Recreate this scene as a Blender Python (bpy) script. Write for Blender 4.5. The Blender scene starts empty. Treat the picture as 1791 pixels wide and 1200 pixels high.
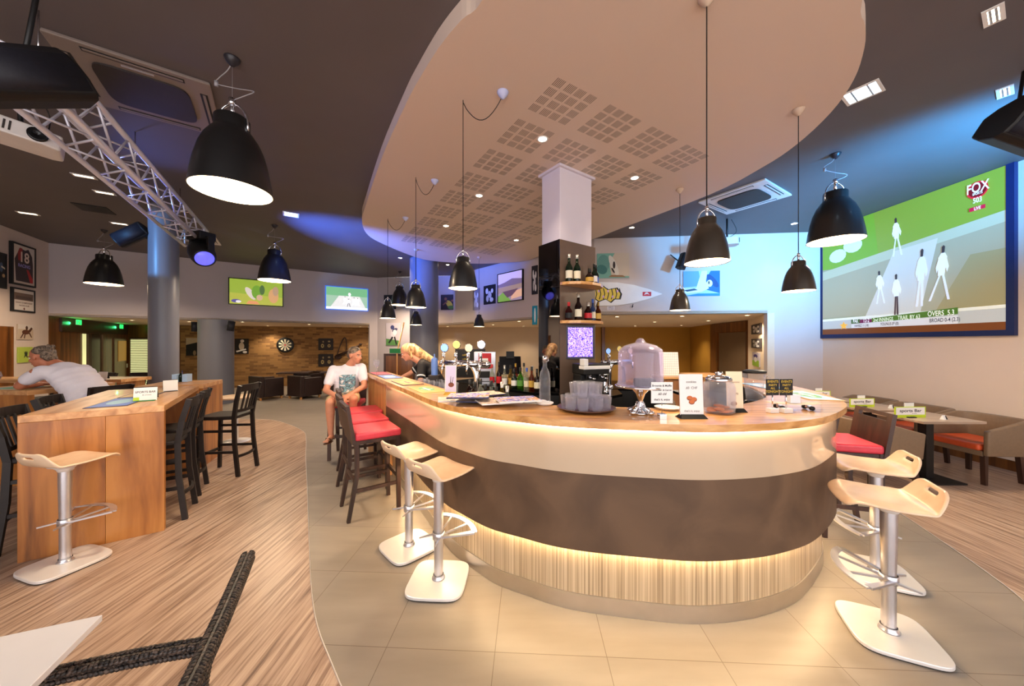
import bpy, math, random
from mathutils import Vector, Matrix
random.seed(7)
SC = bpy.context.scene
COL = SC.collection
PI = math.pi
# ---------------------------------------------------------------- camera, world, exposure
F, CX, CY, H = 597.0, 895.5, 600.0, 1.65        # focal length in pixels of the 1791x1200 frame, eye height
cam = bpy.data.cameras.new('camera'); camo = bpy.data.objects.new('camera', cam); COL.objects.link(camo)
cam.sensor_width = 36; cam.lens = F/1791*36; cam.clip_start = .05; cam.clip_end = 60
camo.location = (0, 0, H); camo.rotation_euler = (PI/2, 0, 0)
SC.camera = camo
SC.view_settings.view_transform = 'Standard'; SC.view_settings.look = 'None'
SC.view_settings.gamma = 1; SC.view_settings.use_curve_mapping = False
SC.view_settings.exposure = 0.0
SC.cycles.transparent_max_bounces = 64
W = bpy.data.worlds.new('world'); SC.world = W; W.use_nodes = True
W.node_tree.nodes['Background'].inputs[0].default_value = (.92, .87, .86, 1)
W.node_tree.nodes['Background'].inputs[1].default_value = 3.5

def light(name, kind, loc, power, col=(1, .82, .62), target=None, size=.1, angle=60, blend=.6, shape='DISK', sy=None):
    d = bpy.data.lights.new(name, kind); d.energy = power; d.color = col
    o = bpy.data.objects.new(name, d); COL.objects.link(o); o.location = loc
    if kind == 'AREA':
        d.shape = shape; d.size = size
        if sy: d.size_y = sy
    elif kind == 'SPOT':
        d.spot_size = math.radians(angle); d.spot_blend = blend; d.shadow_soft_size = size
    else: d.shadow_soft_size = size
    if target is not None:
        o.rotation_euler = (Vector(target)-Vector(loc)).to_track_quat('-Z', 'Y').to_euler()
    return o
WARM = (1, .80, .58)
# blue and cyan stage washes thrown by the moving heads
light('blue_wash', 'SPOT', (-4.75, 4.95, 2.6), 3600, (.06, .18, 1), (-2.95, 7.9, 3.96), .1, 50, 1)
light('blue_wash_on_ceiling_edge', 'SPOT', (-5.9, 4.4, 3.30), 260, (.12, .24, 1), (-1.5, 3.9, 3.86), .1, 50, 1)
light('cyan_wash', 'SPOT', (5.0, 2.2, 2.9), 2300, (.05, .42, 1), (5.2, 5.2, 3.96), .2, 84, 1)
light('cyan_wall_wash', 'SPOT', (4.3, 3.6, 3.5), 760, (.22, .52, 1), (5.3, 7.1, 3.1), .35, 64, 1)
light('blue_column_wash', 'SPOT', (-6.5, 3.2, 3.4), 420, (.15, .45, 1), (-5.95, 5.6, 3.3), .04, 26, .3)
# ---------------------------------------------------------------- helpers
def lin(c):
    return tuple((x/255/12.92 if x/255 <= .04045 else ((x/255+.055)/1.055)**2.4) for x in c)
MATS = {}
def nt(name):
    m = bpy.data.materials.new(name); m.use_nodes = True
    t = m.node_tree; b = t.nodes['Principled BSDF']
    return m, t, b
def mat(name, rgb=(128, 128, 128), rough=.5, metal=0, emit=0, ecol=None, trans=0, alpha=1, coat=0, var=.06, vs=9, bump=0, ior=1.45, sheen=0):
    if name in MATS: return MATS[name]
    m, t, b = nt(name); c = lin(rgb)
    I = b.inputs
    I['Base Color'].default_value = (*c, 1); I['Roughness'].default_value = rough; I['Metallic'].default_value = metal
    I['IOR'].default_value = ior
    if trans: I['Transmission Weight'].default_value = trans
    if alpha < 1: I['Alpha'].default_value = alpha
    if coat: I['Coat Weight'].default_value = coat; I['Coat Roughness'].default_value = .05
    if sheen: I['Sheen Weight'].default_value = sheen
    if emit:
        I['Emission Color'].default_value = (*(lin(ecol) if ecol else c), 1); I['Emission Strength'].default_value = emit
    if var and not trans and not emit:
        tc = t.nodes.new('ShaderNodeTexCoord'); n = t.nodes.new('ShaderNodeTexNoise'); n.inputs['Scale'].default_value = vs
        n.inputs['Detail'].default_value = 4
        r = t.nodes.new('ShaderNodeValToRGB')
        r.color_ramp.elements[0].position = .3; r.color_ramp.elements[1].position = .7
        r.color_ramp.elements[0].color = (*[x*(1-var) for x in c], 1); r.color_ramp.elements[1].color = (*[min(1, x*(1+var)) for x in c], 1)
        t.links.new(tc.outputs['Object'], n.inputs['Vector']); t.links.new(n.outputs['Fac'], r.inputs['Fac']); t.links.new(r.outputs['Color'], I['Base Color'])
        if bump:
            bp = t.nodes.new('ShaderNodeBump'); bp.inputs['Strength'].default_value = bump; bp.inputs['Distance'].default_value = .01
            t.links.new(n.outputs['Fac'], bp.inputs['Height']); t.links.new(bp.outputs['Normal'], I['Normal'])
    MATS[name] = m; return m
def mapping(t, rot=0, scale=(1, 1, 1), loc=(0, 0, 0), coord='Object'):
    tc = t.nodes.new('ShaderNodeTexCoord'); mp = t.nodes.new('ShaderNodeMapping')
    mp.inputs['Rotation'].default_value = rot if isinstance(rot, tuple) else (0, 0, rot)
    mp.inputs['Scale'].default_value = scale; mp.inputs['Location'].default_value = loc
    t.links.new(tc.outputs[coord], mp.inputs['Vector']); return mp.outputs['Vector']
def ramp(t, fac, stops):
    r = t.nodes.new('ShaderNodeValToRGB'); e = r.color_ramp.elements
    while len(e) < len(stops): e.new(.5)
    for i, (p, c) in enumerate(stops): e[i].position = p; e[i].color = (*lin(c), 1)
    t.links.new(fac, r.inputs['Fac']); return r.outputs['Color']
def wood(name, a, b_, c_, scale=(14, 14, 1.2), rot=(0, 0, 0), rough=.4, coat=.15, det=6):
    m, t, b = nt(name)
    v = mapping(t, rot, scale)
    n = t.nodes.new('ShaderNodeTexNoise'); n.inputs['Scale'].default_value = 1; n.inputs['Detail'].default_value = det; n.inputs['Distortion'].default_value = .6
    t.links.new(v, n.inputs['Vector'])
    t.links.new(ramp(t, n.outputs['Fac'], [(.30, c_), (.46, b_), (.62, a)]), b.inputs['Base Color'])
    b.inputs['Roughness'].default_value = rough; b.inputs['Coat Weight'].default_value = coat
    MATS[name] = m; return m
def mth(t, op, a, b=None):
    n = t.nodes.new('ShaderNodeMath'); n.operation = op
    for i, x in enumerate((a, b)):
        if x is None: continue
        if isinstance(x, (int, float)): n.inputs[i].default_value = x
        else: t.links.new(x, n.inputs[i])
    return n.outputs[0]

class B:
    """collects shapes and links them as one mesh object; each face may carry its own material slot"""
    def __init__(s): s.v = []; s.f = []; s.m = []; s.sm = []; s.cur = 0; s.smooth = False; s.M = None; s.mats = []
    def use(s, m, smooth=None):
        if m not in s.mats: s.mats.append(m)
        s.cur = s.mats.index(m)
        if smooth is not None: s.smooth = smooth
        return s
    def add(s, vs, fs, smooth=None):
        k = len(s.v)
        if s.M is not None: vs = [s.M @ Vector(p) for p in vs]
        s.v += [tuple(p) for p in vs]
        for f in fs:
            s.f.append([k+i for i in f]); s.m.append(s.cur); s.sm.append(s.smooth if smooth is None else smooth)
        return s
    def box(s, c, d, rz=0, R=None):
        x, y, z = [q/2 for q in d]
        vs = [Vector((a*x, b*y, e*z)) for e in (-1, 1) for b in (-1, 1) for a in (-1, 1)]
        M = R if R is not None else Matrix.Rotation(rz, 3, 'Z')
        vs = [M @ p + Vector(c) for p in vs]
        return s.add(vs, [(0, 2, 3, 1), (4, 5, 7, 6), (0, 1, 5, 4), (2, 6, 7, 3), (0, 4, 6, 2), (1, 3, 7, 5)], False)
    def bx(s, x0, x1, y0, y1, z0, z1): return s.box(((x0+x1)/2, (y0+y1)/2, (z0+z1)/2), (x1-x0, y1-y0, z1-z0))
    def bar(s, p0, p1, w, d=None, up=(0, 0, 1), w1=None, d1=None):
        """tapering square bar from p0 to p1"""
        d = d or w; w1 = w1 or w; d1 = d1 or d
        p0, p1 = Vector(p0), Vector(p1); a = (p1-p0).normalized(); u = Vector(up)
        if abs(a.dot(u)) > .9: u = Vector((0, 1, 0))
        x = a.cross(u).normalized(); y = x.cross(a).normalized()
        vs = [p0+x*i*w/2+y*j*d/2 for i, j in ((-1, -1), (1, -1), (1, 1), (-1, 1))] + [p1+x*i*w1/2+y*j*d1/2 for i, j in ((-1, -1), (1, -1), (1, 1), (-1, 1))]
        return s.add(vs, [(3, 2, 1, 0), (4, 5, 6, 7), (0, 1, 5, 4), (1, 2, 6, 5), (2, 3, 7, 6), (3, 0, 4, 7)], False)
    def tube(s, pts, r, n=8, cap=True, closed=False):
        pts = [Vector(p) for p in pts]; N = len(pts); rs = r if isinstance(r, (list, tuple)) else [r]*N
        vs = []; prev = None
        for i, p in enumerate(pts):
            if closed: t = pts[(i+1) % N]-pts[i-1]
            else: t = pts[min(i+1, N-1)]-pts[max(i-1, 0)]
            t = t.normalized() if t.length > 1e-9 else Vector((0, 0, 1))
            if prev is None: u = Vector((0, 0, 1)) if abs(t.z) < .9 else Vector((0, 1, 0))
            else: u = prev
            x = (u - t*u.dot(t))
            x = x.normalized() if x.length > 1e-6 else t.orthogonal().normalized()
            prev = x; y = t.cross(x)
            vs += [p+(x*math.cos(2*PI*k/n)+y*math.sin(2*PI*k/n))*rs[i] for k in range(n)]
        fs = [(i*n+k, i*n+(k+1) % n, (i+1)*n+(k+1) % n, (i+1)*n+k) for i in range(N-1) for k in range(n)]
        if closed: fs += [((N-1)*n+k, (N-1)*n+(k+1) % n, (k+1) % n, k) for k in range(n)]
        elif cap: fs += [tuple(range(n-1, -1, -1)), tuple((N-1)*n+k for k in range(n))]
        return s.add(vs, fs, True)
    def lathe(s, prof, n=24, o=(0, 0, 0), smooth=True, sx=1, sy=1):
        vs = []
        for r, z in prof:
            vs += [(o[0]+max(r, 1e-4)*sx*math.cos(2*PI*k/n), o[1]+max(r, 1e-4)*sy*math.sin(2*PI*k/n), o[2]+z) for k in range(n)]
        fs = [(i*n+k, i*n+(k+1) % n, (i+1)*n+(k+1) % n, (i+1)*n+k) for i in range(len(prof)-1) for k in range(n)]
        return s.add(vs, fs, smooth)
    def prism(s, poly, z0, z1, side=True, bottom=True):
        n = len(poly)
        vs = [(x, y, z0) for x, y in poly]+[(x, y, z1) for x, y in poly]
        fs = [tuple(range(n, 2*n))]
        if bottom: fs.append(tuple(range(n-1, -1, -1)))
        if side: fs += [(i, (i+1) % n, n+(i+1) % n, n+i) for i in range(n)]
        return s.add(vs, fs, False)
    def plate(s, poly, y0, y1):
        """polygon in the XZ plane, between local y0 (front) and y1"""
        n = len(poly)
        vs = [(x, y0, z) for x, z in poly]+[(x, y1, z) for x, z in poly]
        return s.add(vs, [tuple(range(n)), tuple(range(2*n-1, n-1, -1))]+[((i+1) % n, i, n+i, n+(i+1) % n) for i in range(n)], False)
    def flat(s, poly, y): return s.add([(x, y, z) for x, z in poly], [tuple(range(len(poly)))], False)
    def ell(s, c, r, n=14, k=9, R=None):
        vs = []
        for i in range(k+1):
            a = PI*i/k
            for j in range(n):
                q = Vector((r[0]*math.sin(a)*math.cos(2*PI*j/n), r[1]*math.sin(a)*math.sin(2*PI*j/n), -r[2]*math.cos(a)))
                if i in (0, k): q = Vector((1e-4*math.cos(2*PI*j/n), 1e-4*math.sin(2*PI*j/n), q.z))
                if R is not None: q = R @ q
                vs.append(q+Vector(c))
        return s.add(vs, [(i*n+j, i*n+(j+1) % n, (i+1)*n+(j+1) % n, (i+1)*n+j) for i in range(k) for j in range(n)]+[tuple(range(n-1, -1, -1)), tuple(k*n+j for j in range(n))], True)
    def cap(s, p0, p1, r0, r1=None, n=12):
        """tapered limb with rounded ends"""
        r1 = r0 if r1 is None else r1; p0, p1 = Vector(p0), Vector(p1); d = p1-p0
        a = d.normalized() if d.length > 1e-6 else Vector((0, 0, 1)); pts = []; rs = []
        for k in (80, 55, 28, 0): q = math.radians(k); pts.append(p0-a*r0*math.sin(q)); rs.append(r0*math.cos(q))
        for k in (0, 28, 55, 80): q = math.radians(k); pts.append(p1+a*r1*math.sin(q)); rs.append(r1*math.cos(q))
        return s.tube(pts, rs, n)
    def text(s, body, x, z, h, y, bold=0, sx=1, al='CENTER'):
        cu = bpy.data.curves.new('t', 'FONT'); cu.body = body; cu.size = h*1.38; cu.align_x = al; cu.offset = bold
        ob = bpy.data.objects.new('t', cu); me = bpy.data.meshes.new_from_object(ob)
        s.add([(x+v.co.x*sx, y, z+v.co.y) for v in me.vertices], [tuple(p.vertices) for p in me.polygons], False)
        bpy.data.objects.remove(ob); bpy.data.curves.remove(cu); bpy.data.meshes.remove(me); return s
    def o(s, name, m=None, parent=None, loc=(0, 0, 0), rz=0, label=None, cat=None, group=None, kind=None, bev=0, seg=2, sub=0, solid=0, rot=None, auto=False):
        me = bpy.data.meshes.new(name); me.from_pydata(s.v, [], s.f)
        ms = s.mats or [m]
        for q in ms: me.materials.append(MATS[q] if isinstance(q, str) else q)
        me.polygons.foreach_set('material_index', s.m); me.polygons.foreach_set('use_smooth', s.sm); me.update()
        ob = bpy.data.objects.new(name, me); COL.objects.link(ob); ob.location = loc; ob.rotation_euler = rot or (0, 0, rz)
        if parent is not None: ob.parent = parent
        for k, v in (('label', label), ('category', cat), ('group', group), ('kind', kind)):
            if v: ob[k] = v
        if solid: q = ob.modifiers.new('s', 'SOLIDIFY'); q.thickness = solid; q.offset = 0
        if bev: q = ob.modifiers.new('b', 'BEVEL'); q.width = bev; q.segments = seg; q.limit_method = 'ANGLE'; q.angle_limit = .6
        if sub: q = ob.modifiers.new('u', 'SUBSURF'); q.levels = sub; q.render_levels = sub
        return ob
def T(name, label, cat, loc=(0, 0, 0), rz=0, group=None, rot=None):
    o = bpy.data.objects.new(name, None); COL.objects.link(o); o.location = loc; o.rotation_euler = rot or (0, 0, rz)
    o.empty_display_size = .05; o['label'] = label; o['category'] = cat
    if group: o['group'] = group
    return o
def dup(root, loc, rz=None, label=None, group=None):
    r = root.copy(); COL.objects.link(r); r.location = loc
    if rz is not None: r.rotation_euler = (0, 0, rz)
    if label: r['label'] = label
    if group: r['group'] = group
    for ch in [c for c in bpy.data.objects if c.parent == root]:
        c = ch.copy(); COL.objects.link(c); c.parent = r
        for g in [q for q in bpy.data.objects if q.parent == ch]:
            d = g.copy(); COL.objects.link(d); d.parent = c
    return r
def cat_rom(pts, k=6, closed=False):
    P = [Vector(p) for p in pts]; N = len(P); out = []
    rng = range(N) if closed else range(N-1)
    for i in rng:
        if closed: a, b, c, d = P[i-1], P[i], P[(i+1) % N], P[(i+2) % N]
        else: a, b, c, d = P[max(i-1, 0)], P[i], P[i+1], P[min(i+2, N-1)]
        for j in range(k):
            t = j/k
            out.append(.5*((2*b)+(c-a)*t+(2*a-5*b+4*c-d)*t*t+(3*b-a-3*c+d)*t**3))
    if not closed: out.append(P[-1])
    return out
def at(px, py, Y): return Vector(((px-CX)/F*Y, Y, H-(py-CY)/F*Y))
def onz(px, py, z):
    """where the line of sight of a pixel meets the height z"""
    Y = (z-H)*F/(CY-py); return Vector(((px-CX)/F*Y, Y, z))
# ---------------------------------------------------------------- materials
mat('wall_paint', (205, 190, 182), .6, var=.02, vs=2)
mat('wall_paint_grey', (186, 178, 182), .6, var=.02, vs=2)
mat('wall_paint_warm', (228, 208, 190), .6, var=.02, vs=2)
mat('ceiling_dark', (96, 88, 88), .55, var=.05, vs=1.5)
mat('soffit', (226, 205, 178), .7, var=.02)
mat('ochre', (176, 128, 44), .6, var=.05, vs=3)
mat('beige', (196, 172, 142), .6, var=.03, vs=2)
mat('column_grey', (110, 112, 122), .38, var=.03, vs=2)
mat('black_metal', (20, 19, 20), .42, var=.1); mat('shade_black', (24, 23, 24), .38, var=.1, vs=4, coat=.15)
mat('shade_dark_bronze', (52, 44, 36), .3, var=.15, vs=4, coat=.3)
mat('shade_inside', (255, 236, 205), .5, emit=5, ecol=(255, 226, 190))
mat('bulb', (255, 240, 220), .5, emit=26, ecol=(255, 232, 205))
mat('lamp_cold', (255, 255, 255), .5, emit=5, ecol=(200, 232, 255)); mat('lamp_warm', (255, 255, 255), .5, emit=12, ecol=(255, 226, 180))
mat('led', (255, 255, 255), .5, emit=72, ecol=(255, 221, 172)); mat('led_upper', (255, 255, 255), .5, emit=19, ecol=(255, 220, 176)); mat('green_light', (20, 255, 90), .5, emit=3)
mat('chrome', (225, 225, 230), .12, 1, var=0); mat('steel', (205, 200, 195), .3, 1, var=.04); mat('brushed', (225, 222, 220), .42, .8, var=.03, vs=20)
mat('alu', (215, 215, 222), .3, .9, var=.04); mat('truss_silver', (222, 222, 236), .35, .45, var=.02); mat('ac_shaded', (132, 118, 110), .5, var=.02); mat('stool_white', (235, 232, 230), .35, .25, var=.02)
mat('white', (236, 234, 232), .45, var=.02); mat('white_gloss', (240, 238, 240), .2, var=.01); mat('plastic_white', (222, 216, 212), .4, var=.03)
mat('black', (14, 13, 14), .5, var=.1); mat('black_gloss', (12, 12, 14), .12, var=.05); mat('black_wood', (30, 21, 18), .5, coat=0, var=.2, vs=20)
mat('rubber', (24, 24, 26), .8, var=.1)
mat('red_leather', (214, 62, 78), .38, var=.06, vs=30, coat=.1); mat('orange_leather', (204, 82, 42), .42, var=.08, vs=30)
mat('taupe_leather', (128, 106, 84), .5, var=.06, vs=30); mat('brown_leather', (44, 28, 24), .45, var=.1, vs=20)
mat('glass', (255, 255, 255), .02, trans=1, ior=1.45, var=0); mat('glass_tint', (236, 240, 250), .05, trans=1, ior=1.3, var=0)
def thin_glass(name, rgb=(246, 246, 250), fac=.045, gl=.05):
    m, t, b = nt(name); out = t.nodes['Material Output']
    tr = t.nodes.new('ShaderNodeBsdfTransparent'); tr.inputs[0].default_value = (*lin(rgb), 1)
    g = t.nodes.new('ShaderNodeBsdfGlossy'); g.inputs['Roughness'].default_value = gl
    df = t.nodes.new('ShaderNodeBsdfDiffuse'); df.inputs[0].default_value = (*[min(1, x*1.0+.02) for x in lin(rgb)], 1)
    fr = t.nodes.new('ShaderNodeLayerWeight'); fr.inputs[0].default_value = .30
    mg = t.nodes.new('ShaderNodeMixShader'); mg.inputs[0].default_value = .75; t.links.new(g.outputs[0], mg.inputs[1]); t.links.new(df.outputs[0], mg.inputs[2])
    mx = t.nodes.new('ShaderNodeMixShader')
    f = mth(t, 'ADD', mth(t, 'MULTIPLY', fr.outputs['Facing'], .30), fac)
    t.links.new(f, mx.inputs[0]); t.links.new(tr.outputs[0], mx.inputs[1]); t.links.new(mg.outputs[0], mx.inputs[2]); t.links.new(mx.outputs[0], out.inputs[0])
    MATS[name] = m
thin_glass('thin_glass'); thin_glass('dome_glass', (244, 240, 252), .08, .08); thin_glass('green_glass', (20, 70, 35), .12); thin_glass('brown_glass', (70, 25, 10), .12)
thin_glass('clear_liquid', (225, 228, 215), .1); thin_glass('yellow_liquid', (215, 180, 40), .06); thin_glass('green_liquid', (120, 190, 40), .06); thin_glass('red_liquid', (120, 15, 20), .08); thin_glass('amber_liquid', (180, 95, 25), .06); thin_glass('blue_glass', (120, 150, 210), .1)
mat('mirror', (120, 118, 120), .03, 1, var=0)
wood('oak', (222, 168, 106), (202, 145, 84), (160, 108, 60), (16, 16, 1.5))
wood('oak_top', (224, 176, 122), (208, 156, 100), (178, 126, 78), (2, 18, 18), rough=.35)
wood('bar_oak', (226, 172, 108), (206, 148, 84), (168, 114, 62), (3, 16, 16), rough=.28, coat=.3)
wood('walnut_slab', (184, 120, 56), (154, 94, 40), (92, 52, 22), (9, 9, .9), rough=.4)
wood('wall_wood', (128, 78, 34), (104, 60, 24), (74, 40, 16), (10, 10, .7), rough=.35)
wood('dark_wood', (66, 40, 28), (52, 29, 21), (36, 20, 14), (16, 16, 1.5), rough=.45, coat=.05)
wood('lower_panel', (206, 184, 150), (178, 154, 120), (138, 116, 88), (90, 90, .5), rough=.45)
wood('seat_wood', (238, 212, 182), (230, 200, 168), (218, 184, 148), (5, 5, 5), rough=.3, coat=.2)
wood('table_taupe', (178, 156, 136), (164, 142, 122), (148, 126, 108), (2, 14, 14), rough=.35)
wood('middle_panel', (104, 78, 56), (92, 68, 48), (80, 58, 41), (3, 3, 3), rough=.62, coat=0)
mat('cream_gloss', (198, 176, 150), .08, var=.01, coat=.5)
mat('cake', (46, 24, 18), .7, var=.2, vs=60, bump=.5)
def planks():
    m, t, b = nt('plank_floor'); v = mapping(t, PI/2, (1, 1, 1))
    br = t.nodes.new('ShaderNodeTexBrick'); br.inputs['Scale'].default_value = 1; br.inputs['Brick Width'].default_value = 1.2; br.inputs['Row Height'].default_value = .16
    br.inputs['Mortar Size'].default_value = .0012; br.inputs['Color1'].default_value = (.35, .35, .35, 1); br.inputs['Color2'].default_value = (.65, .65, .65, 1); br.inputs['Mortar'].default_value = (.2, .2, .2, 1)
    br.offset = .37
    t.links.new(v, br.inputs['Vector'])
    n = t.nodes.new('ShaderNodeTexNoise'); n.inputs['Scale'].default_value = 1; n.inputs['Detail'].default_value = 8; n.inputs['Roughness'].default_value = .62; n.inputs['Distortion'].default_value = .12
    t.links.new(mapping(t, 0, (42, 1.5, 1)), n.inputs['Vector'])
    s = mth(t, 'ADD', mth(t, 'MULTIPLY', n.outputs['Fac'], .86), mth(t, 'MULTIPLY', br.outputs['Color'], .14))
    t.links.new(ramp(t, s, [(.33, (98, 74, 60)), (.44, (148, 121, 102)), (.52, (176, 150, 130)), (.66, (198, 175, 154))]), b.inputs['Base Color'])
    b.inputs['Roughness'].default_value = .36
    MATS['plank_floor'] = m
planks()
def tiles():
    m, t, b = nt('tile_floor'); v = mapping(t, math.radians(2.8), (1, 1, 1), (.18, -.045, 0))
    br = t.nodes.new('ShaderNodeTexBrick'); br.offset = 0; br.inputs['Scale'].default_value = 1; br.inputs['Brick Width'].default_value = .59; br.inputs['Row Height'].default_value = .59
    br.inputs['Mortar Size'].default_value = .0018; br.inputs['Mortar Smooth'].default_value = 0
    br.inputs['Color1'].default_value = (*lin((154, 144, 131)), 1); br.inputs['Color2'].default_value = (*lin((148, 138, 127)), 1); br.inputs['Mortar'].default_value = (*lin((112, 98, 86)), 1)
    t.links.new(v, br.inputs['Vector'])
    n = t.nodes.new('ShaderNodeTexNoise'); n.inputs['Scale'].default_value = 2; n.inputs['Detail'].default_value = 6
    t.links.new(mapping(t, 0, (1, 5, 1)), n.inputs['Vector'])
    mx = t.nodes.new('ShaderNodeMix'); mx.data_type = 'RGBA'; mx.blend_type = 'MULTIPLY'; mx.inputs[0].default_value = .35
    t.links.new(br.outputs['Color'], mx.inputs[6]); t.links.new(ramp(t, n.outputs['Fac'], [(.3, (205, 205, 205)), (.7, (255, 255, 255))]), mx.inputs[7])
    t.links.new(mx.outputs[2], b.inputs['Base Color']); b.inputs['Roughness'].default_value = .36
    MATS['tile_floor'] = m
tiles()
def bricks():
    m, t, b = nt('brick_wall'); v = mapping(t, (PI/2, 0, 0))
    br = t.nodes.new('ShaderNodeTexBrick'); br.inputs['Scale'].default_value = 1; br.inputs['Brick Width'].default_value = .26; br.inputs['Row Height'].default_value = .075
    br.inputs['Mortar Size'].default_value = .006; br.inputs['Bias'].default_value = -.25
    br.inputs['Color1'].default_value = (*lin((164, 122, 70)), 1); br.inputs['Color2'].default_value = (*lin((88, 56, 32)), 1); br.inputs['Mortar'].default_value = (*lin((150, 112, 66)), 1)
    t.links.new(v, br.inputs['Vector']); t.links.new(br.outputs['Color'], b.inputs['Base Color']); b.inputs['Roughness'].default_value = .8
    bp = t.nodes.new('ShaderNodeBump'); bp.inputs['Strength'].default_value = .5; bp.inputs['Distance'].default_value = .01; bp.invert = True
    t.links.new(br.outputs['Fac'], bp.inputs['Height']); t.links.new(bp.outputs['Normal'], b.inputs['Normal'])
    MATS['brick_wall'] = m
bricks()
def perforated():
    """white suspended ceiling with 4 x 9 fields of 16 slotted squares"""
    m, t, b = nt('perforated_ceiling'); v = mapping(t, 0)
    s = t.nodes.new('ShaderNodeSeparateXYZ'); t.links.new(v, s.inputs[0]); a = math.radians(31.5)
    x = mth(t, 'SUBTRACT', s.outputs[0], .379); y = mth(t, 'SUBTRACT', s.outputs[1], 2.79)
    u = mth(t, 'ADD', mth(t, 'MULTIPLY', x, math.cos(a)), mth(t, 'MULTIPLY', y, math.sin(a)))
    w = mth(t, 'SUBTRACT', mth(t, 'MULTIPLY', y, math.cos(a)), mth(t, 'MULTIPLY', x, math.sin(a)))
    def rng(q, lo, hi): return mth(t, 'MULTIPLY', mth(t, 'GREATER_THAN', q, lo), mth(t, 'LESS_THAN', q, hi))
    mask = mth(t, 'MULTIPLY', rng(u, 0, 2.4), rng(w, 0, 5.4))
    for q in (u, w):
        fr = mth(t, 'FRACT', mth(t, 'DIVIDE', q, .6)); mask = mth(t, 'MULTIPLY', mask, mth(t, 'LESS_THAN', fr, .78))
        cell = mth(t, 'FRACT', mth(t, 'DIVIDE', fr, .195)); mask = mth(t, 'MULTIPLY', mask, mth(t, 'LESS_THAN', cell, .78))
    line = mth(t, 'LESS_THAN', mth(t, 'FRACT', mth(t, 'DIVIDE', u, .0155)), .42)
    mask = mth(t, 'MULTIPLY', mask, line)
    mx = t.nodes.new('ShaderNodeMix'); mx.data_type = 'RGBA'; t.links.new(mask, mx.inputs[0])
    mx.inputs[6].default_value = (*lin((216, 194, 176)), 1); mx.inputs[7].default_value = (*lin((96, 80, 68)), 1)
    t.links.new(mx.outputs[2], b.inputs['Base Color']); b.inputs['Roughness'].default_value = .5
    MATS['perforated_ceiling'] = m
perforated()
def mottled(name, stops, scale=8, emit=0, rough=.5, stretch=(1, 1, 1), dist=1, det=3):
    m, t, b = nt(name); n = t.nodes.new('ShaderNodeTexNoise'); n.inputs['Scale'].default_value = scale; n.inputs['Distortion'].default_value = dist; n.inputs['Detail'].default_value = det
    t.links.new(mapping(t, 0, stretch), n.inputs['Vector']); c = ramp(t, n.outputs['Fac'], stops)
    t.links.new(c, b.inputs['Base Color']); b.inputs['Roughness'].default_value = rough
    if emit: t.links.new(c, b.inputs['Emission Color']); b.inputs['Emission Strength'].default_value = emit; b.inputs['Base Color'].default_value = (0, 0, 0, 1)
    MATS[name] = m
mottled('purple_screen', [(.36, (40, 10, 150)), (.48, (92, 50, 220)), (.52, (235, 215, 255)), (.6, (110, 60, 230)), (.7, (50, 15, 170))], 32, 1.6, dist=2.5)
mottled('newsprint', [(.35, (120, 60, 60)), (.45, (214, 180, 160)), (.55, (240, 225, 205)), (.62, (150, 120, 110)), (.7, (230, 200, 150))], 14, stretch=(1, 3, 1))
mottled('newsprint_blue', [(.35, (60, 60, 140)), (.45, (130, 130, 220)), (.55, (240, 225, 205)), (.6, (220, 140, 80)), (.7, (90, 60, 60))], 22)
mottled('weave', [(.4, (14, 11, 10)), (.5, (40, 31, 27)), (.62, (92, 76, 66))], 60, stretch=(1, 1, 3))
mottled('tee_print', [(.35, (245, 240, 238)), (.47, (60, 90, 110)), (.52, (150, 200, 215)), (.6, (30, 35, 45)), (.7, (240, 238, 238))], 12)
mottled('hair_grey', [(.4, (70, 58, 48)), (.6, (138, 120, 102))], 40, rough=.6); mottled('hair_blond', [(.4, (150, 104, 60)), (.6, (226, 184, 130))], 30, rough=.5, stretch=(1, 1, .3))
mat('skin', (208, 142, 112), .5, var=.05, vs=20); mat('skin_dark', (190, 120, 90), .5, var=.05, vs=20); mat('tee_white', (226, 222, 232), .8, var=.04, vs=8, bump=.6)
mat('tee_black', (30, 26, 28), .8, var=.1); mat('khaki', (196, 172, 130), .8, var=.06); mat('jeans_black', (24, 22, 26), .8)

# ---------------------------------------------------------------- room
ZC, ZW, ZS = 3.96, 3.82, 2.28
P0 = Vector((-4.4, -3)); P1 = Vector((-10.70, 7.88)); P2 = Vector((-8.94, 9.19)); P3 = Vector((-4.77, 12.1)); P4 = Vector((-2.03, 11.69))
P5 = Vector((1.82, 7.56)); P6 = Vector((6.45, 7.08)); P7 = Vector((6.45, -3))
E1 = P3+(P2-P3).normalized()*.27; G = Vector((-3.0, 11.85)); J = Vector((5.38, 7.19))
BK0 = Vector((-11.78, 12.13)); BK1 = Vector((-5.87, 13.93)); W2 = Vector((-13.26, 11.75)); R1 = Vector((6.5, 9.4)); R2 = Vector((6.67, 11.4)); R3 = Vector((7.1, 13.6))
def wall(name, A, Bp, z0, z1, m, th=.12, parent=None):
    d = Bp-A; b = B(); b.bx(0, d.length, 0, th, z0, z1)
    return b.o(name, m, None, (A.x, A.y, 0), math.atan2(d.y, d.x), kind='structure')
fl = B(); fl.prism([(-14.5, -3.2), (8, -3.2), (8, 15), (-14.5, 15)], -.1, 0); fl.o('floor', 'tile_floor', kind='structure')
left_edge = cat_rom([(-7.9, 6.6), (-6.9, 7.2), (-6.05, 7.38), (-5.2, 7.32), (-4.52, 6.91), (-3.88, 6.35), (-3.5, 5.8), (-2.98, 4.93), (-2.29, 3.82), (-1.67, 2.81), (-1.246, 2.14), (-.96, 1.79), (-.6, 1.45), (.0, 1.15), (.6, .9)], 5)
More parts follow.
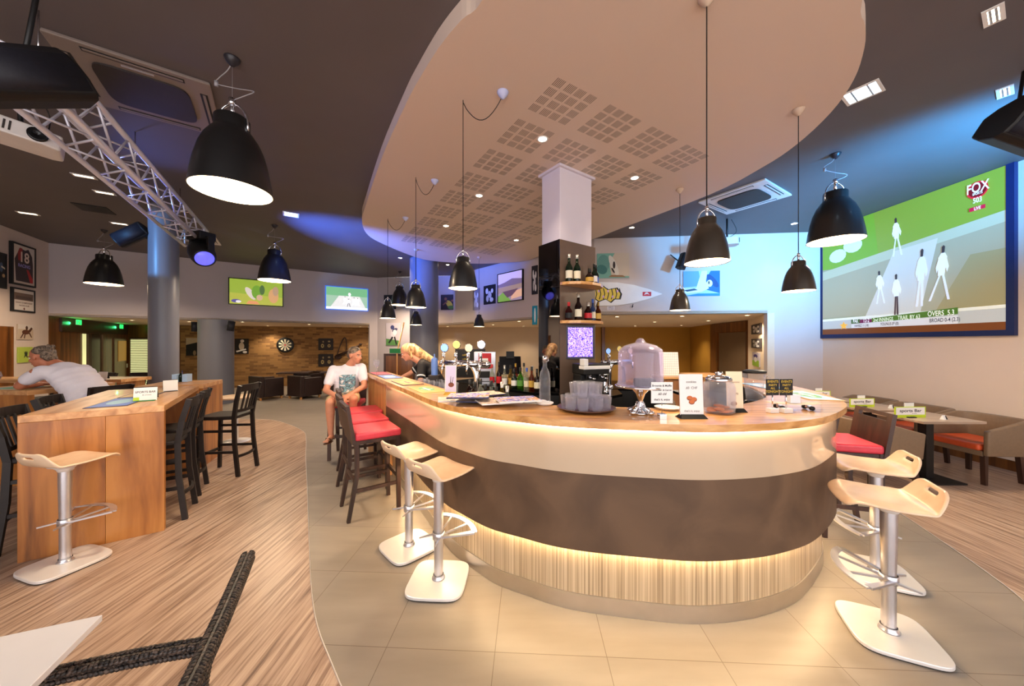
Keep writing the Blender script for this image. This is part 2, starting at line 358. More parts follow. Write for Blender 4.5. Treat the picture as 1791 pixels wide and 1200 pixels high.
b = B(); b.prism([(p.x, p.y) for p in left_edge][::-1]+[(-9.45, 5.9), (-4.6, -2.6), (.6, -2.8)], 0, .004); b.o('floor_planks_left', 'plank_floor', kind='structure')
right_edge = cat_rom([(1.6, .9), (2.3, 1.3), (3.0, 1.85), (3.26, 2.17), (3.41, 2.45), (3.58, 2.855), (3.77, 3.37), (3.95, 4.2), (4.0, 5.2), (3.9, 7.3)], 5)
b = B(); b.prism([(p.x, p.y) for p in right_edge]+[(6.44, 7.06), (6.44, -2.8), (1.6, -2.8)], 0, .004); b.o('floor_planks_right', 'plank_floor', kind='structure')
b = B()
b.tube([(p.x, p.y, .004) for p in left_edge], .004, 4); b.o('trim_1', 'brushed', kind='structure')
b = B(); b.tube([(p.x, p.y, .004) for p in right_edge], .004, 4); b.o('trim_2', 'brushed', kind='structure')
b = B(); b.prism([tuple(p) for p in (P0, P7, P6+Vector((.1, .1)), P5, P4, P3, P2, P1)], ZC, ZC+.1); b.o('ceiling', 'ceiling_dark', kind='structure')
wall('wall_left', P0, P1, 0, ZC, 'wall_paint')
wall('wall_back_left_upper', P1, P2, ZS, ZC, 'wall_paint_grey'); wall('wall_back_upper', P2, P3, ZS, ZC, 'wall_paint_grey')
wall('wall_back_pier', E1, P3, 0, ZS, 'wall_paint_grey'); wall('wall_back_middle', P3, G, 0, ZC, 'wall_paint_grey'); wall('wall_back_middle_upper', G, P4, ZS, ZC, 'wall_paint')
wall('wall_back_diagonal_upper', P4, P5, ZS, ZC, 'wall_paint'); wall('wall_back_right_upper', P5, J, ZS, ZC, 'wall_paint'); wall('wall_back_right', J, P6, 0, ZC, 'wall_paint')
wall('wall_right', P6, P7, 0, ZC, 'wall_paint_warm')
wall('wall_entrance_side', P1, W2, 0, ZS, 'wall_wood'); wall('wall_entrance', W2, BK0, 0, ZS, 'wall_wood')
wall('wall_brick', BK0, BK1, 0, ZS, 'brick_wall'); wall('wall_alcove_end', BK1, E1+Vector((0, .13)), 0, ZS, 'beige')
wall('wall_bar_back_left', G+Vector((.02, .13)), Vector((-3.2, 13.6)), 0, ZS, 'beige'); wall('wall_bar_back_beige', Vector((-3.2, 13.6)), Vector((2.6, 13.6)), 0, ZS, 'beige')
wall('wall_bar_back_ochre', Vector((2.6, 13.6)), R3, 0, ZS, 'ochre'); wall('wall_bar_right', R3, R2, 0, ZS, 'ochre'); wall('wall_bar_door', R2, R1, 0, ZS, 'wall_wood'); wall('wall_bar_side', R1, J, 0, ZS, 'soffit')
for nm, poly in (('ceiling_alcove', (P1, P2, E1, BK1, BK0, W2)), ('ceiling_bar_back', (G, P4, P5, J, R1, R2, R3, Vector((-3.2, 13.6))))):
    b = B(); b.prism([tuple(p) for p in poly], ZS, ZS+.06); b.o(nm, 'soffit', kind='structure')
d = P7-P6; b = B(); b.bx(0, d.length-.3, -.018, 0, 0, .13); b.o('baseboard_right', 'wall_wood', None, (P6.x, P6.y, .004), math.atan2(d.y, d.x), kind='structure')
d = P1-P0; b = B(); b.bx(.3, d.length-.1, -.018, 0, 0, .13); b.o('baseboard_left', 'wall_wood', None, (P0.x, P0.y, .004), math.atan2(d.y, d.x), kind='structure')
# suspended white ceiling over the bar
slab_px = [(844, 0), (807, 35), (767, 84), (730, 144), (707, 188), (667, 278), (640, 358), (633, 385), (640, 407), (662, 423), (716, 446), (753, 456), (824, 461), (880, 460), (922, 456), (941, 449), (1038, 418), (1085, 400), (1240, 341), (1333, 293), (1393, 253), (1453, 197), (1493, 140), (1512, 83), (1513, 43), (1508, 0)]
slab = [onz(x, y, ZW).xy for x, y in slab_px]+[Vector((1.75, 1.5)), Vector((1.2, 1.2)), Vector((.6, 1.25)), Vector((.15, 1.6))]
sl = cat_rom([(p.x, p.y, 0) for p in slab], 4, True)
b = B(); b.prism([(p.x, p.y) for p in sl][::-1], ZW, ZC-.001, bottom=True)
for i in range(len(b.f)): b.sm[i] = False
b.o('ceiling_suspended', 'perforated_ceiling', kind='structure')
# ---------------------------------------------------------------- columns
def column(name, x, y, r, z1, label):
    b = B(); b.lathe([(r, 0), (r, z1)], 40, (0, 0, 0))
    b.o(name, 'column_grey', None, (x, y, 0), label=label, cat='column')
column('round_column', -5.915, 5.80, .19, ZC-.002, 'slim round grey column behind the wooden high tables, lit blue at its top')
column('round_column', -8.10, 9.35, .385, ZS-.002, 'thick round grey column in front of the brick wall')
column('round_column', -2.43, 9.45, .385, ZC-.002, 'tall round grey column behind the blond bartender')
TH = math.radians(36)
t = T('square_column', 'white square column rising from the bar to the white ceiling, clad in brown and mirror panels', 'column', (.575, 4.10, 0), TH)
b = B(); b.bx(.03, .60, .03, .36, 2.9, ZW-.03); b.o('shaft', mat('col_white', (214, 206, 216), .5, var=.01), t, bev=.004)
b = B(); b.bx(-.0, .64, .0, .40, ZW-.03, ZW-.001); b.o('collar', 'col_white', t)
b = B(); b.bx(.003, .64, .0, .39, 0, 2.9); b.o('cladding', mat('clad_brown', (104, 84, 70), .35, var=.06, vs=4), t)
b = B(); b.bx(-.004, .0025, .004, .388, 1.05, 2.9); b.o('mirror_panel', 'mirror', t, bev=0)
def shelf(z, lab):
    b = B(); pts = [(0, -.002), (.64, -.002), (.66, -.06), (.60, -.16), (.46, -.235), (.30, -.25), (.14, -.21), (.04, -.12), (0, -.04)]
    b.prism(pts[::-1], 0, .035); return b.o('curved_shelf', 'bar_oak', None, (.575, 4.10, z), TH, label=lab, cat='shelf', bev=.003)
shelf(2.345, 'upper curved wooden shelf on the square column, with champagne bottles')
shelf(1.885, 'lower curved wooden shelf on the square column, with liqueur bottles')
# ---------------------------------------------------------------- the bar
edge_px = [(638, 652), (668, 664.6), (706, 679), (726, 688), (764, 704), (800, 711), (844, 721), (900, 726), (941, 731), (1000, 735.5), (1067, 738.5), (1140, 741), (1200, 743), (1261, 743.5), (1341, 741), (1385, 737.5), (1429, 732.5), (1452, 726.7), (1468, 720), (1478, 714), (1482.5, 709), (1477, 702.5), (1460, 695), (1435, 686.7), (1397, 676.7)]
ZB = 1.20
outer = [onz(x, y, ZB) for x, y in edge_px]+[Vector((3.02, 4.3, ZB)), Vector((3.02, 5.2, ZB))]
OUT = [p.xy for p in cat_rom(outer, 4)]
# smooth the outline a little
for _ in range(6): OUT = [OUT[0]]+[(OUT[i-1]+OUT[i]*2+OUT[i+1])/4 for i in range(1, len(OUT)-1)]+[OUT[-1]]
def offs(d):
    res = []
    for i, p in enumerate(OUT):
        t = (OUT[min(i+1, len(OUT)-1)]-OUT[max(i-1, 0)]).normalized(); n = Vector((-t.y, t.x))
        w = d(i/(len(OUT)-1)) if callable(d) else d
        res.append(p+n*w)
    return res
def band(name, d0, d1, z0, z1, m, parent, cut=(0, 0), **k):
    a, c = offs(d0), offs(d1); n = len(a)-cut[1]; a = a[cut[0]:n]; c = c[cut[0]:n]; n = len(a)
    vs = [(p.x, p.y, z) for z in (z0, z1) for q in (a, c) for p in q]
    fs = []
    for i in range(n-1):
        fs += [(2*n+i, 2*n+i+1, 3*n+i+1, 3*n+i), (n+i, n+i+1, i+1, i), (i, i+1, 2*n+i+1, 2*n+i), (n+i+1, n+i, 3*n+i, 3*n+i+1)]
    fs += [(0, 2*n, 3*n, n), (n-1, 2*n-1, 4*n-1, 3*n-1)]
    b = B(); b.add(vs, fs, True)
    ob = b.o(name, m, parent, **k); q = ob.modifiers.new('e', 'EDGE_SPLIT'); q.split_angle = .6
    return ob
def wtop(t): return .33+.15*min(1, max(0, (t-.15)/.2))
t = T('bar_worktop', 'long curved oak worktop wrapping around the front of the bar', 'worktop', (0, 0, 0))
band('top', 0, wtop, ZB-.042, ZB, 'bar_oak', t)
t = T('bar', 'curved bar front of glossy cream, dark brown and ribbed wood bands with lit strips', 'bar', (0, 0, 0))
band('upper_panel', .055, .085, .875, ZB-.043, 'cream_gloss', t, (4, 0))
band('middle_panel', .055, .17, .415, .8745, 'middle_panel', t, (4, 0))
band('lower_panel', .135, .165, .105, .4145, 'lower_panel', t, (4, 0))
band('plinth', .128, .165, .0, .1045, 'steel', t, (4, 0))
band('light_strip', .03, .048, ZB-.052, ZB-.0425, 'led_upper', t, (5, 2), label='glowing strip under the worktop')
band('light_strip', .112, .130, .404, .4148, 'led', t, (5, 2), label='glowing strip under the dark band')
e0, e1 = OUT[0], OUT[4]; n0 = offs(.05); n1 = offs(.30)
b = B(); q = [n0[0], n0[4], n1[4], n1[0]]; b.prism([(p.x, p.y) for p in q], .0, ZB-.0425); b.o('end_panel', 'oak', t, label='pale wooden end panel')
t = T('under_counter', 'black inner work ledge running behind the oak bar top', 'counter', (0, 0, 0))
band('ledge', lambda t: wtop(t)+.002, lambda t: wtop(t)+.34+.16*min(1, max(0, (t-.14)/.08)), 1.02, 1.05, 'black_gloss', t, (3, 4))
band('cabinet', lambda t: wtop(t)+.03, lambda t: wtop(t)+.30, .004, 1.0195, 'black', t, (3, 4))
band('splash_edge', lambda t: wtop(t)+.0015, lambda t: wtop(t)+.02, 1.0505, 1.185, 'black', t, (3, 4))
# island around the column
t = T('bar_island', 'central bar island with a wooden top around the mirrored column', 'counter', (0, 0, 0))
isl = [(.28, 4.10), (-.12, 4.50), (-.95, 5.4), (-.45, 6.1), (1.0, 5.75), (2.0, 5.3), (2.15, 4.75), (1.60, 4.50), (1.115, 4.475), (.865, 4.81), (.335, 4.42), (.565, 4.09)]
b = B(); b.prism(isl[::-1], 1.02, 1.05); b.o('top', 'black_gloss', t)
cx, cy = .6, 4.9
b = B(); b.prism(isl[::-1], .004, 1.0195); b.o('body', 'black', t)
t = T('machine_counter', 'small dark counter in front of the square column under the espresso machine', 'counter')
st_ = [(.60, 4.075), (1.13, 4.455), (1.36, 4.40), (1.30, 4.02), (.98, 3.72), (.62, 3.86)]; b = B(); b.prism(st_[::-1], 1.02, 1.05); b.o('top', 'black_gloss', t); b = B(); b.prism(st_[::-1], .004, 1.0195); b.o('body', 'black', t)
t = T('back_cabinet', 'tall light wood cabinet standing behind the cake dome', 'cabinet', (2.55, 5.6, 0))
b = B(); b.bx(-.05, .75, 0, .5, .0, 1.06); b.o('body', wood('cab_wood', (172, 124, 88), (156, 108, 74), (136, 92, 62)), t)
b = B(); b.bx(-.07, .77, -.02, .52, 1.06, 1.09); b.o('top', 'oak_top', t)
b = B()
b.use('white').box((0, 0, .20), (.32, .012, .40)).use(mat('grid_grey', (150, 140, 130), .6))
for i in range(1, 10): b.bx(-.155, .155, -.0075, -.0065, .04*i-.001, .04*i+.001); b.bx(-.16+.032*i-.001, -.16+.032*i+.001, -.0075, -.0065, .01, .39)
b.o('grid_board', None, None, (2.68, 5.80, 1.095), rot=(-.12, 0, 0), label='pale squared planner board leaning on top of the back cabinet', cat='board')

# ---------------------------------------------------------------- seating
def swivel_stool():
    t = T('swivel_stool', 'x', 'bar stool')
    b = B(); pts = []
    for k in range(48):
        a = 2*PI*k/48; c, s_ = math.cos(a), math.sin(a); e = .42
        pts.append((.195*abs(c)**e*(1 if c > 0 else -1), .195*abs(s_)**e*(1 if s_ > 0 else -1)))
    b.prism(pts, .006, .028); b.o('base', 'stool_white', t, bev=.005)
    b = B(); b.prism([(x*.97, y*.97) for x, y in pts], 0, .006); b.o('base_pad', 'black', t)
    b = B(); b.lathe([(.001, .028), (.045, .028), (.043, .036), (.036, .042), (.036, .055)], 24); b.o('collar', 'alu', t)
    b = B(); b.lathe([(.031, .05), (.031, .34), (.033, .44), (.036, .60), (.036, .70)], 24); b.o('pole', 'alu', t)
    b = B()
    R = [Vector((.02+.20*math.cos(a), .20*math.sin(a)/.77, .335+.012*math.cos(a))) for a in [math.radians(q) for q in range(-50, 51, 10)]]
    for i in range(len(R)-1): b.bar(R[i], R[i+1]+(R[i+1]-R[i])*.1, .036, .010)
    for s_ in (-1, 1):
        b.bar((-.01, s_*.035, .322), R[0 if s_ < 0 else -1]+Vector((0, 0, .001)), .018, .012, w1=.034)
        b.bar((.02, s_*.012, .322), R[3 if s_ < 0 else -4], .012, .010)
        b.bar((-.01, s_*.035, .321), (-.10, s_*.012+s_*.07, .318), .020, .010, w1=.005)
    b.lathe([(.038, .30), (.041, .302), (.041, .345), (.038, .347)], 24)
    b.o('footrest', 'alu', t)
    b = B(); b.lathe([(.001, .70), (.040, .70), (.044, .715), (.060, .732), (.085, .742), (.001, .744)], 24); b.o('seat_mount', 'plastic_white', t)
    b = B(); NU, NV = 15, 13; vs = []; fs = []
    prof = [(.235, .742, .150), (.222, .758, .172), (.19, .768, .186), (.15, .768, .193), (.09, .762, .197), (.03, .758, .198), (-.03, .758, .197), (-.08, .760, .193), (-.115, .768, .185), (-.140, .785, .176), (-.157, .812, .166), (-.170, .838, .152), (-.178, .856, .142), (-.184, .872, .120), (-.187, .880, .088)]
    for u, z, w in prof:
        for j in range(NV):
            q = -1+2*j/(NV-1); dish = .016*(abs(q)**2.5)*(1 if u > -.1 and u < .2 else .3)
            vs.append((u-.012*abs(q)**3*(1 if u > .15 else -1.2 if u < -.12 else 0), w*q, z+dish))
    for i in range(NU-1):
        for j in range(NV-1):
            if i == 11 and 4 <= j <= 7: continue
            fs.append((i*NV+j, (i+1)*NV+j, (i+1)*NV+j+1, i*NV+j+1))
    b.add(vs, fs, True); ob = b.o('seat', 'seat_wood', t, solid=.016, sub=2)
    ob.modifiers.move(1, 0); ob.modifiers.move(1, 0)
    return t
st = swivel_stool(); st.location = (-.508, 2.36, 0); st.rotation_euler.z = math.radians(52)
st['label'] = 'swivel stool with pale wooden seat at left of the bar, front one of that pair'
st['group'] = 'swivel stools with wooden seats'
bases = [st]
def place(root, x, y, deg, lab): return dup(root, (x, y, 0), math.radians(deg), lab)
SB = place(st, -.83, 2.75, 47, 'swivel stool with pale wooden seat left of the bar, back one beside the red chairs')
SC_ = place(st, 2.13, 1.93, 152, 'swivel stool with pale wooden seat at the right end, nearest the camera')
SD = place(st, 2.60, 2.44, 154, 'swivel stool with pale wooden seat at the right end, just behind the front one')
SE = o = place(st, -3.31, 2.53, 80, 'swivel stool with pale wooden seat standing against the end of the wooden high table'); o.location.z = .0045

for root, wa in ((st, -3), (SB, 45), (SC_, 66), (SD, 66), (SE, -17)):
    for c in root.children:
        if c.name.split('.')[0] == 'base': c.rotation_euler.z = math.radians(wa)-root.rotation_euler.z
def red_chair():
    t = T('red_bar_chair', 'x', 'bar chair')      # front is +X
    dw = 'dark_wood'
    for s_ in (-1, 1):
        B().bar((.19, s_*.185, .72), (.20, s_*.19, 0), .042, w1=.032).o('leg', dw, t)
        b = B(); b.bar((-.19, s_*.185, .74), (-.185, s_*.185, .40), .034, .05); b.bar((-.185, s_*.185, .42), (-.26, s_*.195, 0), .034, .05, w1=.03, d1=.038); b.o('leg', dw, t)
        B().bar((-.205, s_*.188, .27), (.195, s_*.188, .27), .02, .032).o('stretcher', dw, t)
    B().bar((.197, -.18, .33), (.197, .18, .33), .022, .04).o('footrest', dw, t); B().bar((-.205, -.18, .36), (-.205, .18, .36), .02, .03).o('stretcher', dw, t)
    b = B(); b.bx(-.205, .21, -.205, .205, .70, .735); b.o('seat_frame', dw, t, bev=.004)
    b = B(); b.bx(-.205, .22, -.215, .215, .735, .808); b.o('cushion', 'red_leather', t, bev=.022, seg=3)
    b = B(); M = Matrix.Translation((-.20, 0, .74)) @ Matrix.Rotation(-.16, 4, 'Y'); b.M = M
    b.bx(-.03, .0, -.215, .215, -.03, .27); b.bx(-.03, .0, -.215, .215, .305, .335)
    b.bx(-.03, .0, -.215, -.16, .27, .305); b.bx(-.03, .0, .16, .215, .27, .305)
    b.o('backrest', dw, t)
    return t
rc = red_chair(); g = 'red bar chairs'
a0 = 35
rc.location = (-1.40, 3.44, 0); rc.rotation_euler.z = math.radians(a0); rc['label'] = 'red bar chair with dark wooden back, nearest of the row at left of the bar'; rc['group'] = g
place(rc, -1.685, 3.91, a0-1, 'red bar chair with dark wooden back, second of the row at left of the bar')
place(rc, -1.93, 4.38, a0-3, 'red bar chair with dark wooden back, third of the row beside the seated man')
place(rc, -2.42, 5.02, -78, 'red bar chair carrying the man in the printed shirt at the bar end')
place(rc, 2.90, 3.04, 165, 'red bar chair with pink lit cushion at the right end of the bar, front one')
place(rc, 3.12, 3.72, 165, 'red bar chair at the right end of the bar, half hidden behind the front one')

def black_chair():
    t = T('black_bar_chair', 'x', 'bar chair'); m = 'black_wood'
    for s_ in (-1, 1):
        B().bar((.19, s_*.17, .70), (.215, s_*.185, 0), .036, w1=.032).o('leg', m, t)
        b = B(); P = [(-.25, s_*.185, 0), (-.205, s_*.178, .40), (-.195, s_*.172, .72), (-.225, s_*.178, .92), (-.28, s_*.195, 1.12)]
        for i in range(4): b.bar(P[i], P[i+1], .030, .042, up=(1, 0, 0))
        b.o('rear_leg', m, t)
        B().bar((-.208, s_*.178, .30), (.203, s_*.178, .30), .018, .03).o('stretcher', m, t); B().bar((-.2, s_*.176, .56), (.195, s_*.172, .56), .018, .03).o('stretcher', m, t)
    b = B(); P = [Vector((-.215-.045*math.cos(a*PI/2), .18*a, .24)) for a in [q/5 for q in range(-5, 6)]]
    for i in range(10): b.bar(P[i], P[i+1], .02, .03)
    b.o('stretcher', m, t); B().bar((.208, -.17, .26), (.208, .17, .26), .02, .032).o('footrest', m, t)
    b = B(); b.prism([(.22, -.16), (.23, 0), (.22, .16), (.19, .20), (0, .205), (-.18, .18), (-.20, .15), (-.20, -.15), (-.18, -.18), (0, -.205), (.19, -.20)], .70, .745); b.o('seat', m, t, bev=.012)
    def back_x(z): return -.195-.03*(z-.72)/.2 if z < .92 else -.225-.055*(z-.92)/.2
    for z, h_ in ((.80, .035), (1.085, .085)):
        b = B(); P = [Vector((back_x(z)-.03*math.cos(a*PI/2), .178*a, z)) for a in [q/5 for q in range(-5, 6)]]
        for i in range(10): b.bar(P[i], P[i+1], .018, h_)
        b.o('back_rail', m, t)
    for y in (-.095, -.032, .032, .095):
        c = .03*math.cos(y/.178*PI/2); B().bar((back_x(.80)-c, y, .81), (back_x(1.06)-c, y, 1.06), .026, .012, up=(1, 0, 0)).o('slat', m, t)
    return t
bc = black_chair(); bc.location = (-3.36, 3.21, .004); a1 = 212; bc.rotation_euler.z = math.radians(a1)
bc['label'] = 'black slatted bar chair tucked under the right side of the front high table, nearer one'; bc['group'] = 'black slatted bar chairs'
def bplace(x, y, deg, lab): return dup(bc, (x, y, .004), math.radians(deg), lab)
bplace(-3.68, 3.70, a1, 'black slatted bar chair tucked under the right side of the front high table, farther one')
bplace(-3.64, 4.36, 186, 'black slatted bar chair standing free with a blue lit seat beside the small round table')
bplace(-3.84, 2.90, 32, 'black slatted bar chair cut by the left photo edge beside the front high table')
bplace(-4.30, 3.48, 32, 'black slatted bar chair directly behind the front high table below the leaning man')
bplace(-5.17, 4.22, 172, 'black slatted bar chair carrying the leaning man in white')
for i, (x, y, a) in enumerate(((-7.15, 5.72, -92), (-6.5, 5.75, -88), (-7.8, 5.72, -90))):
    bplace(x, y, a, ('black slatted bar chair under the long pale table, middle one', 'black slatted bar chair under the long pale table, next to the slim column', 'black slatted bar chair under the long pale table, farthest from the slim column')[i])

wood('walnut_slab2', (192, 130, 64), (166, 104, 46), (120, 70, 30), (7, 7, .7), rough=.4)
def high_table(name, label, A, Bp, depth, length, flip=1):
    """A to Bp is the near end panel, the table runs away from it"""
    A, Bp = Vector(A), Vector(Bp); d = (Bp-A).normalized(); w = (Bp-A).length; a = math.atan2(d.y, d.x)
    t = T(name, label, 'high table', (A.x, A.y, .004), a, 'wooden high tables')
    b = B(); b.bx(0, w, 0, length, 1.045, 1.10); b.o('tabletop', 'oak_top2', t, bev=.003)
    for y in (0, length-.055):
        b = B(); b.use('walnut_slab').bx(.0, w*.56, y, y+.055, 0, 1.0445); b.use('walnut_slab2').bx(w*.56+.001, w, y, y+.055, 0, 1.0445); b.o('end_panel', None, t, bev=.002)
    return t
wood('oak_top2', (216, 168, 116), (200, 146, 94), (168, 116, 70), (14, 1.6, 14), rough=.4)
high_table('high_table', 'wooden high table in the left foreground with a slab end panel', (-3.69, 2.545), (-3.05, 2.994), .06, 1.72)
high_table('high_table', 'wooden high table behind the front one, reaching toward the round column', (-4.09, 4.52), (-4.34, 5.12), .06, .66)
high_table('high_table', 'wooden high table at the left photo edge where the man in white leans', (-6.45, 4.00), (-5.55, 3.91), .06, .8)
t = T('high_table', 'long narrow pale high table at the far left in front of the entrance', 'high table', (-8.6, 5.08, .004), .02, 'wooden high tables')
b = B(); b.bx(0, 2.72, 0, .45, 1.05, 1.10); b.o('tabletop', 'oak_top', t, bev=.003)
for x in (.1, 2.6):
    b = B(); b.bx(x, x+.06, .05, .40, 0, 1.0495); b.o('leg', 'oak', t)

def tub_chair():
    t = T('tub_armchair', 'x', 'armchair')     # faces +X
    path = cat_rom([(.27, -.29), (.0, -.30), (-.2, -.285), (-.29, -.2), (-.31, 0), (-.29, .2), (-.2, .285), (.0, .30), (.27, .29)], 4)
    b = B(); n = len(path); vs = []
    for sgn in (1, -1):
        for z in (0, 1):
            for i, p in enumerate(path):
                tt = (path[min(i+1, n-1)]-path[max(i-1, 0)]).normalized(); nn = Vector((-tt.y, tt.x))
                lift = min(1, max(0, (.27-p.x)/.42)); zt = .63+.12*lift; fl = 1+.05*z
                q = p+nn*.025*sgn
                vs.append((q.x*fl, q.y*fl, (.34 if not z else zt)))
    fs = []
    for i in range(n-1):
        fs += [(i, i+1, n+i+1, n+i), (2*n+i+1, 2*n+i, 3*n+i, 3*n+i+1), (n+i, n+i+1, 3*n+i+1, 3*n+i), (2*n+i, 2*n+i+1, i+1, i)]
    fs += [(0, n, 3*n, 2*n), (n-1, 3*n-1, 4*n-1, 2*n-1)]
    b.add(vs, fs, True); b.o('shell', 'taupe_leather', t, bev=.014)
    b = B(); b.bx(-.26, .27, -.262, .262, .33, .39); b.o('seat_frame', 'taupe_leather', t)
    b = B(); b.bx(-.24, .30, -.255, .255, .39, .47); b.o('cushion', 'orange_leather', t, bev=.025, seg=3)
    for x, y in ((.23, -.25), (.23, .25), (-.22, -.22), (-.22, .22)):
        B().bar((x, y, .35), (x*1.08, y*1.06, 0), .045, w1=.028).o('leg', 'dark_wood', t)
    return t
tc = tub_chair(); tc['group'] = 'taupe tub armchairs'
tc.location = (5.72, 4.22, .004); tc.rotation_euler.z = PI; tc['label'] = 'taupe tub armchair with orange seat nearest the right photo edge, back to the wall'
for x, y, a, l in ((4.32, 4.12, 0, 'taupe tub armchair seen from its side at the bar side of the nearest dining table'), (5.74, 4.92, 180, 'taupe tub armchair against the right wall at the middle dining table'),
                   (4.25, 4.86, 0, 'taupe tub armchair at the bar side of the middle dining table'), (5.76, 5.62, 180, 'taupe tub armchair against the right wall at the farthest dining table'), (4.25, 5.58, 0, 'taupe tub armchair at the bar side of the farthest dining table')):
    dup(tc, (x, y, .004), math.radians(a), l)
def dining(x, y):
    t = T('dining_table', 'x', 'table', (x, y, .004), 0, 'square taupe dining tables')
    b = B(); b.bx(-.36, .36, -.28, .28, .722, .75); b.o('tabletop', 'table_taupe', t, bev=.003)
    B().bar((0, 0, .02), (0, 0, .722), .09).o('pedestal', 'black_metal', t)
    b = B(); b.bx(-.22, .22, -.22, .22, 0, .02); b.o('foot', 'black_metal', t)
    return t
dt = dining(5.04, 4.16); dt['label'] = 'square taupe dining table nearest the camera below the big screen'
dup(dt, (5.06, 4.82, .004), 0, 'square taupe dining table in the middle of the row below the big screen'); dup(dt, (5.08, 5.50, .004), 0, 'square taupe dining table farthest in the row below the big screen')
def sign_plate(b, w, h, y, main='sports Bar'):
    b.use('white').bx(-w/2, w/2, y, y+.004, .0, h)
def tent(x, y, s=1, lab='x', z=.754):
    t = T('table_sign', lab, 'table sign', (x, y, z), .06, 'sports bar table signs')
    b = B(); b.use('lime'); b.bx(-.2*s, .2*s, -.004, .004, 0, .13*s); b.use('white'); b.bx(-.185*s, .185*s, -.0055, -.0041, .035*s, .122*s)
    b.use('black'); b.text('sports Bar', 0, .068*s, .036*s, -.0062, .0008, 1.35); b.text('& cricket', .05*s, .045*s, .012*s, -.0062); b.o('board', None, t)
    b = B(); b.use('black'); b.bx(-.05*s, .05*s, -.03, .03, 0, .012); b.o('foot', None, t)
    b = B(); b.use('clear_plastic'); b.bx(-.07*s, .07*s, .010, .014, .0, .18*s); b.use('white').bx(-.06*s, .06*s, .006, .0095, .1*s, .175*s); b.o('card_holder', None, t)
    return t
mat('lime', (190, 214, 40), .5); thin_glass('clear_plastic')
tent(4.78, 4.10, 1, 'white and lime sports bar sign on the nearest dining table'); tent(4.90, 4.78, .92, 'white and lime sports bar sign on the middle dining table'); tent(4.95, 5.50, .95, 'white and lime sports bar sign on the farthest dining table')
for x, y, l in ((5.06, 4.00, 'small black and white number tent on the nearest dining table'), (5.2, 4.68, 'small black and white number tent on the middle dining table')):
    b = B(); b.use('white').add([(-.03, -.02, 0), (-.03, .02, 0), (-.03, 0, .05), (.03, -.02, 0), (.03, .02, 0), (.03, 0, .05)], [(0, 3, 5, 2), (4, 1, 2, 5), (0, 2, 1), (3, 4, 5)], False)
    b.use('black').add([(.0, -.0205, 0.003), (.028, -.0205, .003), (.028, -.002, .046), (.014, -.002, .046)], [(0, 1, 2, 3)]); b.o('table_number', None, None, (x, y, .754), .2, label=l, cat='table number')

def cube_chair(x, y, a, lab):
    t = T('cube_armchair', lab, 'armchair', (x, y, 0), math.radians(a), 'dark brown cube armchairs'); m = 'brown_leather'
    b = B(); b.bx(-.30, .32, -.20, .20, .08, .42); b.o('seat', m, t, bev=.02)
    b = B(); b.bx(-.33, -.2, -.335, .335, .08, .68); b.o('backrest', m, t, bev=.015)
    for s_ in (-1, 1):
        b = B(); b.bx(-.199, .32, s_*.27-.065, s_*.27+.065, .08, .62); b.o('armrest', m, t, bev=.015)
        for x_ in (-.28, .27): B().bar((x_, s_*.28, .08), (x_, s_*.28, 0), .045).o('foot', 'oak', t)
    return t
cube_chair(-7.30, 10.15, 60, 'dark brown cube armchair nearest the thick round column')
cube_chair(-6.25, 10.30, 62, 'dark brown cube armchair in the middle below the dartboard')
cube_chair(-5.15, 10.5, 95, 'dark brown cube armchair beside the grey wall pier, behind the seated man')
cube_chair(-6.9, 11.6, -110, 'dark brown cube armchair at the brick wall below the dartboard')
cube_chair(-5.8, 11.9, -110, 'dark brown cube armchair at the brick wall below the framed record discs')
for x, y, l in ((-6.95, 10.95, 'low dark table between the cube armchairs, left one'), (-5.75, 11.2, 'low dark table between the cube armchairs, right one')):
    t = T('low_table', l, 'table', (x, y, 0), .3); b = B(); b.bx(-.45, .45, -.28, .28, .68, .72); b.o('tabletop', 'dark_wood', t); B().bar((0, 0, .02), (0, 0, .68), .08).o('pedestal', 'black_metal', t)
    b = B(); b.bx(-.2, .2, -.2, .2, 0, .02); b.o('foot', 'black_metal', t)
t = T('round_table', 'small round table with pinkish top and white pedestal beside the free black chair', 'table', (-4.62, 5.72, .004))
b = B(); b.lathe([(.001, .73), (.27, .73), (.28, .738), (.28, .752), (.27, .757), (.001, .757)], 32); b.o('tabletop', 'seat_wood', t)
b = B(); b.lathe([(.03, .02), (.026, .73)], 16); b.o('pedestal', 'stool_white', t); b = B(); b.lathe([(.001, .0), (.2, 0), (.2, .012), (.03, .022), (.001, .022)], 32); b.o('foot', 'stool_white', t)
t = T('side_table', 'white square table corner at the bottom left photo edge', 'table', (-1.372, 1.144, .004), math.radians(201.8))
b = B(); b.bx(0, .66, 0, .60, .715, .736); b.o('tabletop', 'white_gloss', t, bev=.002)
for x in (.05, .61):
    for y in (.05, .55):
        if (x, y) != (.05, .05): B().bar((x, y, 0), (x, y, .715), .03).o('leg', 'white_gloss', t)
t = T('wicker_chair', 'black woven wicker chair frame in the bottom left foreground', 'chair')
